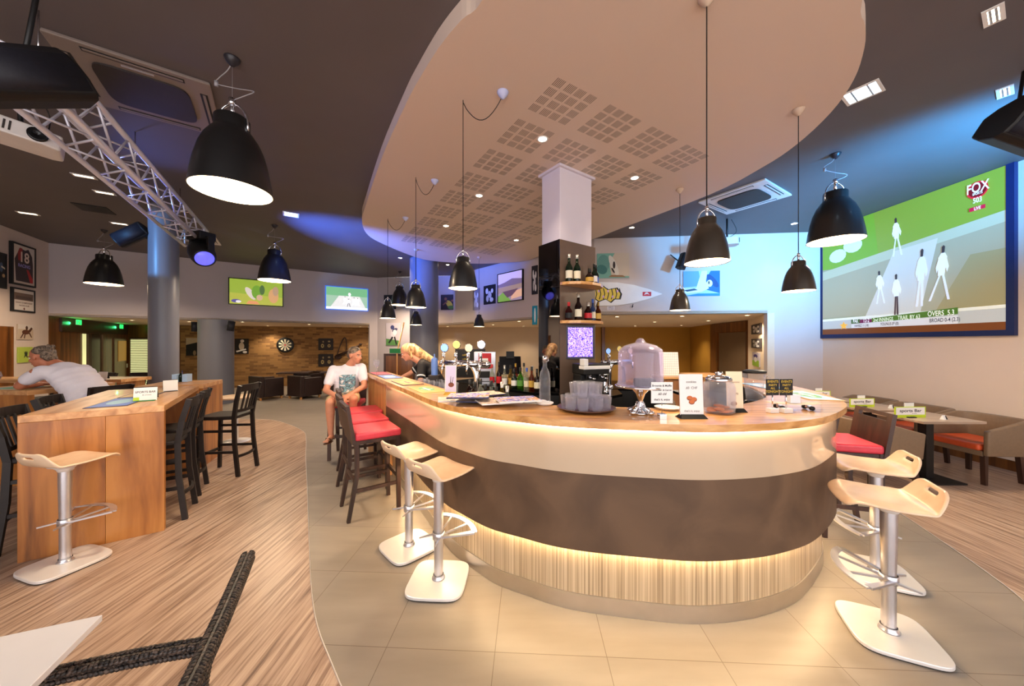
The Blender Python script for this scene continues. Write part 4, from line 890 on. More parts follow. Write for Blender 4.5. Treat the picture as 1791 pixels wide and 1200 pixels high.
# cake stand with dome
p = put(1120, 724); cx_, cy_ = p.x, p.y
t = T('cake_stand', 'silver footed cake stand under a clear dome on the bar', 'cake stand', (cx_, cy_, ZB+.0005))
b = B(); b.lathe([(.001, .17), (.150, .17), (.158, .178), (.150, .184), (.001, .184)], 40); b.o('plate', 'chrome', t)
b = B(); b.lathe([(.001, .0), (.05, .0), (.052, .01), (.022, .03), (.014, .06), (.016, .09), (.03, .13), (.06, .16), (.08, .17)], 24)
for k in range(4):
    a = 2*PI*k/4+.6; b.ell((.075*math.cos(a), .075*math.sin(a), .016), (.022, .018, .016), 10, 6); b.tube([(.07*math.cos(a), .07*math.sin(a), .02), (.03*math.cos(a), .03*math.sin(a), .045), (.02*math.cos(a), .02*math.sin(a), .075)], .009, 8)
b.o('foot', 'chrome', t)
b = B(); b.lathe([(.142, .0), (.136, .02), (.134, .20), (.128, .225), (.09, .25), (.045, .262), (.03, .268), (.026, .28), (.016, .292), (.001, .295), (.001, .288), (.018, .275), (.022, .262), (.05, .255), (.09, .244), (.125, .22), (.130, .20), (.132, .02), (.138, 0)], 48)
b.lathe([(.139, 0), (.143, .003), (.139, .006)], 48); b.o('cake_dome', 'dome_glass', None, (cx_, cy_, ZB+.186), label='clear glass dome with a knob covering the cake stand', cat='cake dome')
b = B(); b.bx(-.055, .055, -.04, .04, 0, .045); b.o('cake', 'cake', None, (cx_+.005, cy_-.055, ZB+.1855), .1, label='dark chocolate cake block under the glass dome', cat='cake', bev=.006)
for i, (x, y) in enumerate(((.055, .05), (-.05, .06), (.0, .08))):
    b = B(); b.lathe([(.001, 0), (.022, 0), (.024, .012), (.020, .02), (.001, .026)], 12); b.o('muffin', mat('muffin', (170, 110, 60), .7, var=.2, vs=60), None, (cx_+x, cy_+y, ZB+.1855), label=('pale round muffin under the glass dome, right one', 'pale round muffin under the glass dome, left one', 'pale round muffin under the glass dome, rear one')[i], cat='muffin')
t = T('price_sign', 'white handwritten cake price sign clipped in front of the cake stand', 'sign', (cx_+.075, cy_-.14, ZB+.0005))
b = B(); b.use('white').box((0, 0, .155), (.128, .003, .125)); b.use('ink')
for q, tx_, s_ in ((.197, 'Brownie & Muffin', .012), (.172, 'Chocolate & Carrot', .010), (.147, '.60 chf', .014), (.115, "that's it, enjoy", .012)): b.text(tx_, 0, q-.006, s_, -.002, .0004)
b.o('card', None, t); B().tube([(.0, 0, .03), (0, 0, .10)], .002, 6).bx(-.02, .02, -.02, .02, 0, .03).o('clip', 'chrome', t)
p = put(1168, 716); b = B(); b.lathe([(.001, .006), (.06, .006), (.085, .016), (.087, .018), (.080, .012), (.055, .0), (.001, .0)], 36); b.o('plate', 'white', None, (p.x, p.y, ZB+.0005), label='empty white plate between the cake stand and the cookie card', cat='plate')
# cookie jar
p = put(1257, 722); t = T('cookie_jar', 'round glass cookie jar with chrome lid on the bar', 'jar', (p.x, p.y, ZB+.0005))
b = B(); b.lathe([(.001, .0), (.075, .0), (.090, .012), (.094, .05), (.094, .16), (.088, .19), (.068, .205), (.064, .206), (.084, .188), (.090, .16), (.090, .05), (.085, .016), (.001, .012)], 40); b.o('body', 'thin_glass', t)
b = B(); b.lathe([(.001, .206), (.074, .206), (.076, .212), (.074, .226), (.06, .236), (.02, .242), (.018, .248), (.025, .254), (.022, .262), (.001, .264)], 32); b.o('lid', 'chrome', t)
for k in range(9):
    a = k*2.4; r_ = .052 if k > 1 else .0; b = B(); b.lathe([(.001, 0), (.028, 0), (.031, .005), (.026, .011), (.001, .013)], 12); b.o('cookie', 'cookie', None, (p.x+r_*math.cos(a), p.y+r_*math.sin(a), ZB+.0145+(.014 if k > 6 else 0)+(.0 if k != 1 else .028)), label='brown cookie at the bottom of the round glass jar', cat='cookie', group='cookies in the glass jar')
# blender
t = T('blender', 'glass blender jug with black base and lid at the inner edge of the bar', 'blender', (1.70, 2.50, 1.0505))
t.location = (1.93, 2.72, 1.0505)
b = B(); b.lathe([(.001, 0), (.085, 0), (.09, .02), (.082, .10), (.066, .14), (.001, .145)], 28); b.o('base', 'black_gloss', t)
b = B(); b.lathe([(.055, .145), (.058, .18), (.078, .36), (.074, .36), (.053, .18)], 28); b.tube([(.076, 0, .34), (.125, 0, .33), (.12, 0, .24), (.065, 0, .20)], .009, 8); b.o('jug', 'thin_glass', t)
b = B(); b.lathe([(.001, .361), (.080, .361), (.082, .375), (.06, .385), (.001, .388)], 28); b.o('lid', 'black', t)
# napkin skateboard
p = put(1388, 716); t = T('skateboard_holder', 'toy skateboard napkin holder on black wheels on the bar', 'napkin holder', (p.x, p.y, ZB+.0005), -.12)
b = B(); P = [Vector((x, 0, .040+.10*max(0, abs(x)-.10))) for x in [q/100 for q in range(-16, 17, 2)]]
for i in range(len(P)-1): b.bar(P[i], P[i+1], .075 if 1 < i < 14 else .055, .006)
b.o('deck', 'soffit', t)
for x in (-.09, .09):
    for y in (-.035, .035): b = B(); b.tube([(x, y-.008, .0145), (x, y+.008, .0145)], .014, 14); b.o('wheel', 'black', t)
    b = B(); b.tube([(x, -.03, .0145), (x, .03, .0145)], .005, 6); b.bx(x-.012, x+.012, -.01, .01, .015, .036); b.o('axle', 'alu', t)
b = B(); b.bx(-.04, .03, -.03, .03, .045, .11); b.o('napkin_box', 'clear_plastic', t)
b = B(); b.bx(-.035, .025, -.026, .026, .046, .10); b.o('napkins', 'white', t)
# wine glass at the far end, wine glass of the leaning man
def wine(x, y, z, lab, fill=None):
    t = T('wine_glass', lab, 'glass', (x, y, z)); b = B(); b.lathe([(.001, 0), (.036, 0), (.034, .003), (.005, .007), (.004, .085), (.012, .095), (.036, .12), (.045, .155), (.036, .205), (.035, .205), (.043, .155), (.034, .122), (.001, .098)], 24); b.o('bowl', 'thin_glass', t)
    if fill: b = B(); b.lathe([(.001, .10), (.03, .122), (.041, .15), (.001, .15)], 20); b.o('wine', fill, t)
p = put(657, 655); wine(p.x+.02, p.y-.02, ZB+.006, 'empty balloon wine glass at the far end of the bar')
bar_mat((-5.98, 4.12), .44, .30, ('mat_tan', 'mat_sky', 'mat_green'), 'green printed mat under the wine glass at the left photo edge', .1, z=1.1045)
wine(-6.02, 3.98, 1.110, 'wine glass with pale wine at the left photo edge', 'amber_liquid')
# ---------------------------------------------------------------- bottles
def bottle(x, y, z, h, r, glassm, capm, lab, liquid=None, labelm='white', kind='wine', group='bottles', neck=.38, cap_h=.05):
    t = T('bottle', lab, 'bottle', (x, y, z), random.uniform(0, 6), group)
    rn = r*.36; s0 = h*(1-neck)
    b = B(); b.use(liquid or glassm).lathe([(.001, .002), (r*.9, 0), (r, .008), (r, s0*.82), (r*.75, s0*.95), (rn*1.1, s0*1.1), (rn, h-cap_h), (.001, h-cap_h)], 16); b.o('body', None, t)
    b = B(); b.lathe([(rn*1.12, h-cap_h), (rn*1.15, h-.002), (.001, h)], 12); b.o('cap', capm, t)
    b = B(); b.lathe([(r*1.02, s0*.22), (r*1.02, s0*.66)], 16); b.o('paper_label', labelm, t)
    return t
flatmat('label_cream', (230, 222, 196)); flatmat('label_red', (190, 30, 40)); flatmat('label_blue', (60, 90, 170)); flatmat('label_gold', (200, 160, 70)); flatmat('cap_red', (180, 24, 34)); mat('foil_silver', (214, 210, 200), .3, .7, var=.05); flatmat('label_green', (90, 150, 60))
sh = Matrix.Translation((.575, 4.10, 0)) @ Matrix.Rotation(TH, 4, 'Z')
def on_shelf(u, v_): q = sh @ Vector((u, v_, 0)); return q.x, q.y
zs = 2.381
for u, v_, h, r, g_, c, l, lm in ((.10, -.055, .34, .042, 'green_glass', 'foil_silver', 'green champagne bottle with silver foil, left one on the upper curved shelf', 'label_cream'), (.20, -.09, .34, .042, 'green_glass', 'foil_silver', 'green champagne bottle with silver foil, right one on the upper curved shelf', 'label_cream'),
                              (.38, -.13, .19, .05, 'brown_glass', 'black', 'squat brown bottle in the middle of the upper curved shelf', 'label_gold'), (.50, -.10, .27, .04, 'green_glass', 'black', 'dark green bottle with white label on the upper curved shelf', 'white'), (.58, -.06, .27, .036, 'brown_glass', 'black', 'dark bottle at the right end of the upper curved shelf', 'label_blue')):
    x, y = on_shelf(u, v_); bottle(x, y, zs, h, r, g_, c, l, labelm=lm, group='bottles on the upper curved shelf')
zs = 1.921
for u, v_, h, r, g_, c, l, lm in ((.08, -.07, .22, .042, 'red_liquid', 'cap_red', 'short red liqueur bottle with red cap on the lower curved shelf', 'black'), (.20, -.11, .33, .044, 'brown_glass', 'foil_silver', 'tall dark bottle with large white label on the lower curved shelf', 'label_cream'), (.33, -.15, .23, .046, 'brown_glass', 'foil_silver', 'round brown bottle with red label on the lower curved shelf', 'label_red'),
                              (.45, -.12, .28, .036, 'blue_glass', 'label_blue', 'clear bottle with blue cap on the lower curved shelf', 'label_cream'), (.54, -.13, .25, .036, 'amber_liquid', 'gold', 'amber bottle with gold cap on the lower curved shelf', 'label_gold'), (.60, -.07, .24, .036, 'brown_glass', 'black', 'dark bottle with black and white label at the right end of the lower curved shelf', 'white')):
    x, y = on_shelf(u, v_); bottle(x, y, zs, h, r, g_, c, l, labelm=lm, group='bottles on the lower curved shelf')
zi = 1.0505
row = [(-.10, 4.62, .30, .034, 'clear_liquid', 'foil_silver', 'clear bottle at the left end of the island bottle row', 'white'), (-.02, 4.66, .30, .035, 'yellow_liquid', 'black', 'yellow bottle second in the island bottle row', 'label_gold'), (.05, 4.72, .32, .034, 'amber_liquid', 'gold', 'amber bottle with gold cap behind the yellow one', 'label_cream'),
       (.03, 4.53, .26, .04, 'green_glass', 'black', 'squat green bottle with white diamond label in the island row', 'white'), (.11, 4.48, .28, .042, 'green_liquid', 'black', 'bright green bottle in the island bottle row', 'label_green'), (.16, 4.62, .33, .035, 'clear_liquid', 'black', 'clear bottle with black pourer behind the bright green one', 'white'),
       (.19, 4.40, .28, .036, 'clear_liquid', 'label_blue', 'clear bottle with blue cap in the island bottle row', 'label_cream'), (.25, 4.34, .30, .036, 'amber_liquid', 'black', 'amber rum bottle with black pourer in the island row', 'label_gold'), (.27, 4.50, .30, .034, 'clear_liquid', 'foil_silver', 'clear bottle with silver cap behind the amber rum bottle', 'white'),
       (.31, 4.24, .28, .036, 'brown_glass', 'black', 'dark brown bottle in the island bottle row nearest the mirror', 'label_cream'), (-.18, 4.72, .34, .035, 'brown_glass', 'black', 'tall dark bottle behind the left end of the island row', 'label_red'), (-.28, 4.82, .30, .035, 'clear_liquid', 'cap_red', 'clear bottle with red cap beside the cash register', 'label_red')]
for x, y, h, r, g_, c, l, lm in row: bottle(x, y, zi, h, r, g_, c, l, labelm=lm, group='bottles in the island row')
# syrup and juice bottles on the inner ledge
led = offs(lambda t: wtop(t)+.17)
sy = [('brown_glass', 'black', 'dark brown syrup bottle leftmost on the inner ledge', 'ink_brown', .24), ('brown_glass', 'black', 'dark brown syrup bottle second from left on the inner ledge', 'ink_brown', .24), ('clear_liquid', 'black', 'clear ribbed bottle with black pourer on the inner ledge', 'white', .27), ('red_liquid', 'black', 'dark red syrup bottle with black pourer, left one', 'label_red', .24), ('clear_liquid', 'black', 'clear bottle with black pourer between the red syrups', 'white', .27), ('red_liquid', 'black', 'dark red syrup bottle with black pourer, right one', 'label_red', .23), ('yellow_liquid', 'foil_silver', 'bright yellow juice bottle on the inner ledge', 'label_gold', .27), ('clear_liquid', 'foil_silver', 'clear bottle right of the yellow juice bottle', 'white', .25)]
for i, (g_, c, l, lm, h) in enumerate(sy):
    px = 820+i*9.6; k = min(range(5, len(led)-5), key=lambda j: abs(CX+led[j].x/led[j].y*F-px)+(100 if led[j].y > 4 else 0)); q = led[k]
    Yq = q.y; x = (px-CX)/F*Yq
    bottle(x, Yq+(.0 if i % 2 else .07), zi, h, .036, g_, c, l, labelm=lm, group='syrup bottles on the inner ledge', neck=.34)
# saucers stacked beside the water bottle
sc = None
for k, px in enumerate((905, 925, 943)):
    for j in range(4):
        Yq = 2.98; x = (px-CX)/F*Yq
        if sc is None:
            b = B(); b.lathe([(.001, .004), (.03, .0), (.052, .012), (.053, .015), (.03, .007), (.001, .008)], 20); sc = b.o('saucer', 'white', None); o = sc
        else: o = sc.copy(); COL.objects.link(o)
        o.location = (x, Yq-.05*k, 1.1+j*.022); o['label'] = 'white saucer in the %s small stack on the dark rack behind the bar top' % ('left', 'middle', 'right')[k]; o['category'] = 'saucer'; o['group'] = 'saucers, %s stack' % ('left', 'middle', 'right')[k]
        if j: o.location.z = 1.1005+j*.0165
for k, px in enumerate((905, 925, 943)):
    Yq = 2.98; B().bx(-.05, .05, -.045, .045, 0, .0485).o('saucer_rack', 'black', None, ((px-CX)/F*Yq, Yq-.05*k, 1.0505), label='small black block under the %s stack of saucers' % ('left', 'middle', 'right')[k], cat='rack')
# glasses on the inner ledge at left
gi = 0
for r_ in range(2):
    for k in range(6):
        px = 737+k*9+r_*3; Yq = 4.05-.105*k+r_*.09; x = (px-CX)/F*Yq; o = gl.copy(); COL.objects.link(o); o.location = (x+r_*.06, Yq+r_*.04, 1.0505); o.scale = (.95, .95, 2.0)
        o['label'] = 'clear glass in the row on the inner ledge at the left arm of the bar'; o['group'] = 'glasses on the inner ledge'; gi += 1
# beer taps
def tap_tower(x, y, z, rz, lab, n=5, s=1):
    t = T('beer_tap_tower', lab, 'beer tap', (x, y, z), rz)
    for k in (-1, 1):
        b = B(); P = cat_rom([(k*.12*s, 0, 0), (k*.12*s, 0, .14*s), (k*.115*s, 0, .24*s), (k*.08*s, .0, .31*s), (k*.03*s, 0, .335*s), (0, 0, .335*s)], 5); b.tube(P, .028*s, 14); b.lathe([(.05*s, 0), (.05*s, .012), (.03*s, .03)], 18, (k*.12*s, 0, 0)); b.o('arch_pipe', 'chrome', t)
    b = B(); b.tube([(-.22*s, 0, .335*s), (.22*s, 0, .335*s)], .036*s, 16); b.ell((-.22*s, 0, .335*s), (.036*s,)*3); b.ell((.22*s, 0, .335*s), (.036*s,)*3); b.o('cross_pipe', 'chrome', t)
    for i in range(n):
        q = (-.18+.36*i/max(1, n-1))*s
        b = B(); b.tube([(q, -.02, .335*s), (q, -.09*s, .335*s), (q, -.105*s, .31*s), (q, -.105*s, .25*s)], [.014*s, .013*s, .012*s, .009*s], 10); b.tube([(q, -.085*s, .335*s), (q, -.085*s, .40*s)], .006*s, 8); b.ell((q, -.085*s, .42*s), (.014*s, .014*s, .03*s), 8, 6); b.o('tap', 'chrome', t)
        b = B(); b.M = Matrix.Translation((q, -.05*s, (.49+.03*(i % 2))*s)) @ Matrix.Rotation(PI/2, 4, 'X'); b.use('chrome').lathe([(.001, -.008), (.038*s, -.008), (.042*s, 0), (.038*s, .006)], 20); b.use(('badge_blue', 'badge_yellow', 'badge_cream', 'badge_white', 'badge_blue')[i % 5]).lathe([(.036*s, .0065), (.001, .0068)], 20); b.o('badge', None, t)
        B().tube([(q, -.05*s, .36*s), (q, -.05*s, .46*s)], .008*s, 8).o('badge_stem', 'chrome', t)
mat('badge_blue', (120, 160, 240), .3, emit=.7, ecol=(150, 190, 255)); mat('badge_yellow', (226, 206, 120), .3); mat('badge_cream', (226, 200, 170), .3); mat('badge_white', (200, 210, 235), .3, emit=.5)
tap_tower(-.50, 3.60, 1.0505, math.radians(-12), 'chrome beer tap tower with round badges left of the cash register', 4, 1.12)
tap_tower(1.45, 4.72, 1.0505, math.radians(20), 'chrome beer tap tower with lit badges behind the cake dome', 3, 1.0)
# cash register, drinks dispenser, menu board
t = T('cash_register', 'black touch screen cash register behind the island bottles', 'cash register', (-.02, 5.25, zi), math.radians(8))
b = B(); b.bx(-.12, .12, -.08, .08, 0, .025); b.bar((0, .02, .02), (0, .05, .2), .06, .04); b.o('foot', 'black', t); b = B(); b.M = Matrix.Rotation(-.25, 4, 'X'); b.bx(-.17, .17, -.02, .02, .12, .40); b.o('screen', 'black_gloss', t, bev=.006)
b = B(); b.bx(-.06, .06, .04, .09, .36, .47); b.o('customer_display', 'black', t)
t = T('drinks_dispenser', 'red and white drinks dispenser left of the cash register', 'drinks machine', (-.43, 5.45, zi), .05)
b = B(); b.bx(-.17, .17, -.12, .12, 0, .46); b.o('body', 'alu', t, bev=.006); b = B(); b.use('label_red').bx(-.10, .10, -.125, -.1205, .20, .44); b.use('white').bx(-.05, .05, -.127, -.1255, .28, .36); b.o('front_panel', None, t); b = B(); b.bx(-.08, .08, -.16, -.121, .06, .16); b.o('spout_block', 'black', t)
t = T('coffee_menu_board', 'small dark framed board above the drinks dispenser', 'board', (-.72, 5.9, zi)); b = B(); b.bx(-.26, .26, -.012, .012, .0, .50); b.o('frame', 'dark_wood', t); b = B(); b.use('black').bx(-.24, .24, -.014, -.0125, .02, .48); b.use('gold_ink')
for k in range(4): b.text('caffe', -.1, .38-.07*k, .03, -.015)
b.o('panel', None, t)
# blue bottle tube, coffee machine and grinders right of the column
t = T('hand_towel_dispenser', 'blue plastic dispenser on a grey box left of the beer taps', 'dispenser', (-.92, 4.05, 1.0505)); B().bx(-.06, .06, -.06, .06, 0, .22).o('box', 'grille_dark', t, bev=.004); b = B(); b.lathe([(.038, .2205), (.04, .40), (.03, .42), (.008, .43), (.006, .47), (.001, .47)], 16); b.o('bottle', mat('blue_plastic', (96, 130, 200), .3), t)
t = T('purple_screen', 'square purple patterned screen mounted low on the square column', 'screen'); q = sh @ Vector((.28, -.06, 1.66)); t.location = q; t.rotation_euler = (0, 0, TH-.44)
b = B(); b.bx(-.185, .185, -.02, .02, -.205, .205); b.o('frame', mat('dark_navy', (24, 14, 50), .3), t); b = B(); b.bx(-.16, .16, -.0225, -.0205, -.18, .18); b.o('panel', 'purple_screen', t)
B().bx(-.03, .03, .02, .06, -.05, .05).o('bracket', 'black', t)
t = T('espresso_machine', 'black and white espresso machine against the foot of the square column', 'coffee machine', (.93, 3.98, zi), math.radians(20))
b = B(); b.bx(-.16, .16, -.02, .16, 0, .24); b.bx(-.17, .17, -.10, .16, .24, .36); b.o('body', 'black', t, bev=.01); b = B(); b.bx(-.175, .175, -.12, .0, .30, .34); b.bx(-.175, -.12, -.12, -.02, .34, .42); b.o('top_cover', 'white', t, bev=.008)
b = B()
for x in (-.08, .08): b.lathe([(.03, .19), (.032, .24)], 14, (x, -.06, 0)); b.tube([(x, -.08, .205), (x, -.19, .20)], .010, 8)
b.bx(-.15, .15, -.12, -.02, 0, .03); b.o('portafilters', 'chrome', t)
t = T('coffee_grinder', 'silver coffee grinder with funnel beside the espresso machine', 'coffee grinder', (1.14, 4.24, zi)); b = B(); b.lathe([(.06, 0), (.06, .02), (.045, .03), (.045, .20), (.06, .22), (.001, .22)], 18); b.o('body', 'chrome', t); b = B(); b.lathe([(.02, .221), (.075, .34), (.075, .35), (.001, .36)], 18); b.o('hopper', 'brown_glass', t)
for x, y, h, g_, c, l, lm in ((1.22, 3.35, .26, 'clear_liquid', 'white', 'clear bottle with yellow label behind the tray of glasses', 'label_gold'), (1.36, 3.30, .24, 'yellow_liquid', 'black', 'yellow bottle behind the foot of the cake stand', 'label_gold'), (1.48, 3.28, .24, 'brown_glass', 'black', 'dark bottle behind the foot of the cake stand', 'label_green')):
    q = min(range(len(led)), key=lambda j: abs(led[j].x-x)+(50 if led[j].y > 3.6 else 0)); bottle(x, led[q].y+.1, zi, h, .04, g_, c, l, labelm=lm, group='bottles on the ledge behind the cake stand')
# framed poster and broom behind the bartender
t = T('leaning_picture', 'wooden framed print leaning behind the blond bartender', 'picture', (-1.98, 6.0, .004), .05)
b = B(); b.bx(-.27, .27, 0, .03, .9, 1.46); b.o('frame', 'dark_wood', t); b = B(); b.bx(-.23, .23, -.004, -.0005, .94, 1.42); b.o('print', 'wall_wood', t); b = B()
for s_ in (-1, 1): b.bar((s_*.28, .015, 0), (s_*.28, .015, .9), .03)
b.o('easel_leg', 'dark_wood', t)
t = T('broom', 'upturned broom with a green head and wooden handle behind the bartender', 'broom', (-1.98, 5.88, .004)); B().tube([(0, 0, 0), (.0, 0, 1.48), (.12, 0, 2.0)], .012, 8).o('handle', 'oak', t); b = B(); b.bx(-.12, .12, -.03, .03, 1.47, 1.55); b.o('brush_head', mat('green_plastic', (20, 120, 60), .6, var=.2, vs=40), t)
# things on the high tables
t = T('napkin_caddy', 'pale blue napkin and sauce caddy on the rear wooden high table', 'caddy', (-4.62, 4.78, 1.105), .2); B().bx(-.09, -.03, -.05, .05, 0, .11).bx(.03, .09, -.05, .05, 0, .11).o('napkins', mat('napkin_blue', (176, 206, 236), .7), t)
b = B(); b.bx(-.095, .095, -.055, .055, -.0, .006); b.tube([(0, 0, 0), (0, 0, .16)], .005, 8); b.o('stand', 'chrome', t); b = B(); b.lathe([(.001, 0.007), (.022, .007), (.022, .09), (.01, .12), (.001, .13)], 12, (-.0, -.025, 0)); b.o('sauce_bottle', 'green_glass', t)
for x, y, rz, l, w in ((-3.46, 3.22, .55, 'white sports bar card with green foot on the front wooden high table', .16), (-3.86, 3.86, .9, 'plain white card with dark foot farther along the front high table', .12), (-5.98, 4.98, .1, 'small white card on the long pale high table', .12)):
    z = 1.105; t = T('table_card', l, 'table sign', (x, y, z), rz); b = B(); b.use('white'); b.M = Matrix.Rotation(-.12, 4, 'X'); b.bx(-w/2, w/2, -.002, .002, 0, .125)
    if w == .16: b.use('ink').text('SPORTS BAR', 0, .075, .018, -.003, .0004); b.text('& cricket', .01, .05, .012, -.003); b.use('lime').bx(-w/2, -w/2+.04, -.0032, -.0021, 0, .035)
    b.o('card', None, t); b = B(); b.M = Matrix.Rotation(.25, 4, 'X'); b.bx(-w/2, w/2, .045, .048, 0.011, .122); b.o('back_card', 'grille_dark', t); b = B(); b.bx(-w*.45, w*.45, -.035, .055, -.0004, .006); b.o('foot', 'green_plastic' if w == .16 else 'black', t)
d1 = Vector((-.53, .85)).normalized(); a_ = math.atan2(d1.y, d1.x)
for k, (s_, cols, l) in enumerate(((.45, ('mat_navy', 'mat_blue', 'mat_sky'), 'blue printed mat nearest on the front wooden high table'), (1.08, ('mat_navy', 'mat_tan', 'lime'), 'yellow printed mat farther along the front wooden high table'))):
    c = Vector((-3.37, 2.77))+d1*s_; bar_mat(c, .60, .26, cols, l, a_, z=1.1045)
for x, y, w, rz, l in ((-5.3, 5.2, .22, .5, 'pale upholstered chair seat behind the front high table'),): pass
# ---------------------------------------------------------------- pictures, screens, doors
FL = {}
def fm(rgb, e=0):
    k = 'c_%d_%d_%d_%g' % (*rgb, e)
    if k not in MATS: mat(k, rgb, .55 if not e else .3, emit=e, var=0)
    return k
def spot(A, Bp, px):
    """point on a wall line met by a pixel column"""
    r = (px-CX)/F; d = Bp-A; k = (r*A.y-A.x)/(d.x-r*d.y); return A+d*k
def pic(name, A, Bp, pl, pr, yt, yb, lab, shapes, bg, catn='picture', frame=None, fw=.02, th=.025, emit=0, group=None, bgm=None, m3=None, inset=0, tsx=1):
    a, c = spot(A, Bp, pl), spot(A, Bp, pr); w = (c-a).length; ym = (a.y+c.y)/2; zt = H-(yt-CY)/F*ym; zb = H-(yb-CY)/F*ym; h = zt-zb
    d = (c-a).normalized(); mid = (a+c)/2; nrm = Vector((d.y, -d.x)); base = mid+nrm*(.0015+inset)
    t = T(name, lab, catn, (base.x, base.y, zb), math.atan2(d.y, d.x), group)
    b = B(); b.use(frame or fm((30, 28, 28)))
    if frame:
        b.bx(-w/2, w/2, -th, 0, 0, fw); b.bx(-w/2, w/2, -th, 0, h-fw, h); b.bx(-w/2, -w/2+fw, -th, 0, fw, h-fw); b.bx(w/2-fw, w/2, -th, 0, fw, h-fw); b.o('frame', None, t); b = B()
    f = fw if frame else 0; iw, ih = w-2*f, h-2*f; y0 = -th*.8 if frame else -th
    b.use(bgm or fm(bg, emit)).bx(-iw/2, iw/2, y0, -.0005, f, h-f)
    for k, s_ in enumerate(shapes):
        rgb, poly = s_[0], s_[1]; b.use(rgb if isinstance(rgb, str) else fm(rgb, emit))
        if poly == 'T': b.text(s_[2], (s_[3]-.5)*iw, f+s_[4]*ih, s_[5]*ih, y0-.0006-.0003*k, .0006 if len(s_) < 7 else s_[6], tsx)
        else: b.flat([((x-.5)*iw, f+y*ih) for x, y in poly], y0-.0006-.0003*k)
    b.o('panel' if emit else 'print', None, t)
    return t, w, h
def el(cx_, cy_, rx, ry, a=0, n=14): return [(cx_+rx*math.cos(q)*math.cos(a)-ry*math.sin(q)*math.sin(a), cy_+rx*math.cos(q)*math.sin(a)+ry*math.sin(q)*math.cos(a)) for q in [2*PI*k/n for k in range(n)]]
def fig(x, y, s, rgb=(230, 232, 240), leg=(220, 222, 232), head=(60, 50, 50), lean=0, spread=.25, ax=.6):
    """standing cricketer silhouette: feet at x,y, height s; ax is the x scale"""
    X = lambda u, v: (x+(u+lean*v)*s*ax, y+v*s)
    return [(leg, [X(-.07, .5), X(.0, .5), X(-spread+.05, 0), X(-spread-.05, 0)]), (leg, [X(0, .5), X(.1, .5), X(spread+.06, 0), X(spread-.05, 0)]), (rgb, [X(-.14, .45), X(.14, .45), X(.19, .78), X(.08, .86), X(-.08, .86), X(-.19, .78)]), (rgb, [X(.15, .8), X(.30, .6), X(.24, .5), X(.12, .66)]), (rgb, [X(-.15, .8), X(-.26, .6), X(-.2, .5), X(-.12, .66)]), (head, [X(-.06, .86), X(.06, .86), X(.07, .97), X(0, 1.0), X(-.07, .97)])]
# the large projection screen
scr = [((128, 150, 50), [(0, .62), (1, .50), (1, 1), (0, 1)]), ((116, 158, 44), [(0, .62), (.30, .585), (.27, 1), (0, 1)]), ((176, 178, 150), [(0, .50), (1, .66), (1, .73), (0, .60)]), ((160, 154, 126), [(0, .16), (1, .15), (1, .66), (0, .52)]), ((196, 192, 180), [(.22, .12), (.52, .12), (.62, .66), (.38, .64)]), ((150, 140, 100), [(.60, .13), (1, .13), (1, .5), (.8, .5)]), ((178, 180, 176), [(0, .05), (1, .05), (1, .135), (0, .125)]), ((222, 222, 206), [(0, .125), (1, .135), (1, .155), (0, .145)]), ((110, 60, 24), [(0, 0), (1, 0), (1, .05), (0, .05)])]
scr += [((200, 216, 210), el(.08, .72, .045, .06)), ((206, 220, 214), el(.16, .78, .05, .065, .2))]
scr += fig(.40, .60, .30, ax=.30, lean=-.1)+fig(.31, .24, .27, ax=.30, lean=-.1)+fig(.395, .14, .32, leg=(70, 44, 44), ax=.28, spread=.08)+fig(.52, .19, .42, ax=.28, lean=.15, spread=.12, rgb=(222, 224, 232))+fig(.63, .22, .38, ax=.34, lean=.2, spread=.4, rgb=(232, 226, 226))
scr += [((108, 30, 70), [(.155, .055), (.265, .055), (.265, .12), (.155, .12)]), ((76, 112, 34), [(.265, .088), (.735, .115), (.735, .16), (.265, .125)]), ((206, 206, 206), [(.155, .05), (.735, .05), (.735, .105), (.155, .088)]), ((56, 90, 30), [(.155, .09), (.20, .09), (.20, .125), (.155, .125)])]
scr += [((255, 255, 255), 'T', 'PAK', .178, .096, .026), ((255, 255, 255), 'T', '12-2', .235, .096, .028), ((240, 250, 220), 'T', '2nd INNINGS', .325, .096, .026), ((240, 250, 220), 'T', 'TRAIL BY 63', .465, .10, .028), ((255, 255, 240), 'T', 'OVERS  5.3', .64, .112, .032), ((60, 20, 50), 'T', 'HAFEEZ 11 (18)', .21, .06, .018), ((50, 30, 50), 'T', 'YOUNUS 0* (0)', .36, .062, .020), ((40, 30, 50), 'T', 'BROAD 0-4 (2.3)', .66, .068, .024)]
scr += [((240, 176, 60), [(.115+.022*math.cos(PI/2+k*PI/5)*(1 if k % 2 == 0 else .45), .075+.038*math.sin(PI/2+k*PI/5)*(1 if k % 2 == 0 else .45)) for k in range(10)])]
scr += [((220, 40, 50), el(.845, .905, .062, .055)), ((120, 20, 26), el(.845, .905, .052, .045)), ((255, 255, 255), 'T', 'FOX', .845, .893, .055, .002), ((255, 255, 255), 'T', 'SPORTS', .845, .875, .014), ((255, 255, 255), 'T', '503', .845, .825, .030, .001), ((200, 30, 60), [(.80, .775), (.89, .775), (.89, .800), (.80, .800)]), ((255, 255, 255), 'T', 'LIVE', .845, .778, .018)]
def wx(q): return (7.124-3850.65/(1436.5+344.5*q-895.5))/(7.124-3850.65/885.5)
def wrp(s_):
    if s_[1] == 'T': return (s_[0], 'T', s_[2], wx(s_[3]), s_[4], s_[5]*1.15, s_[6] if len(s_) > 6 else .0006)
    return (s_[0], [(wx(x), y) for x, y in s_[1]])
scr = [wrp(s_) for s_ in scr]
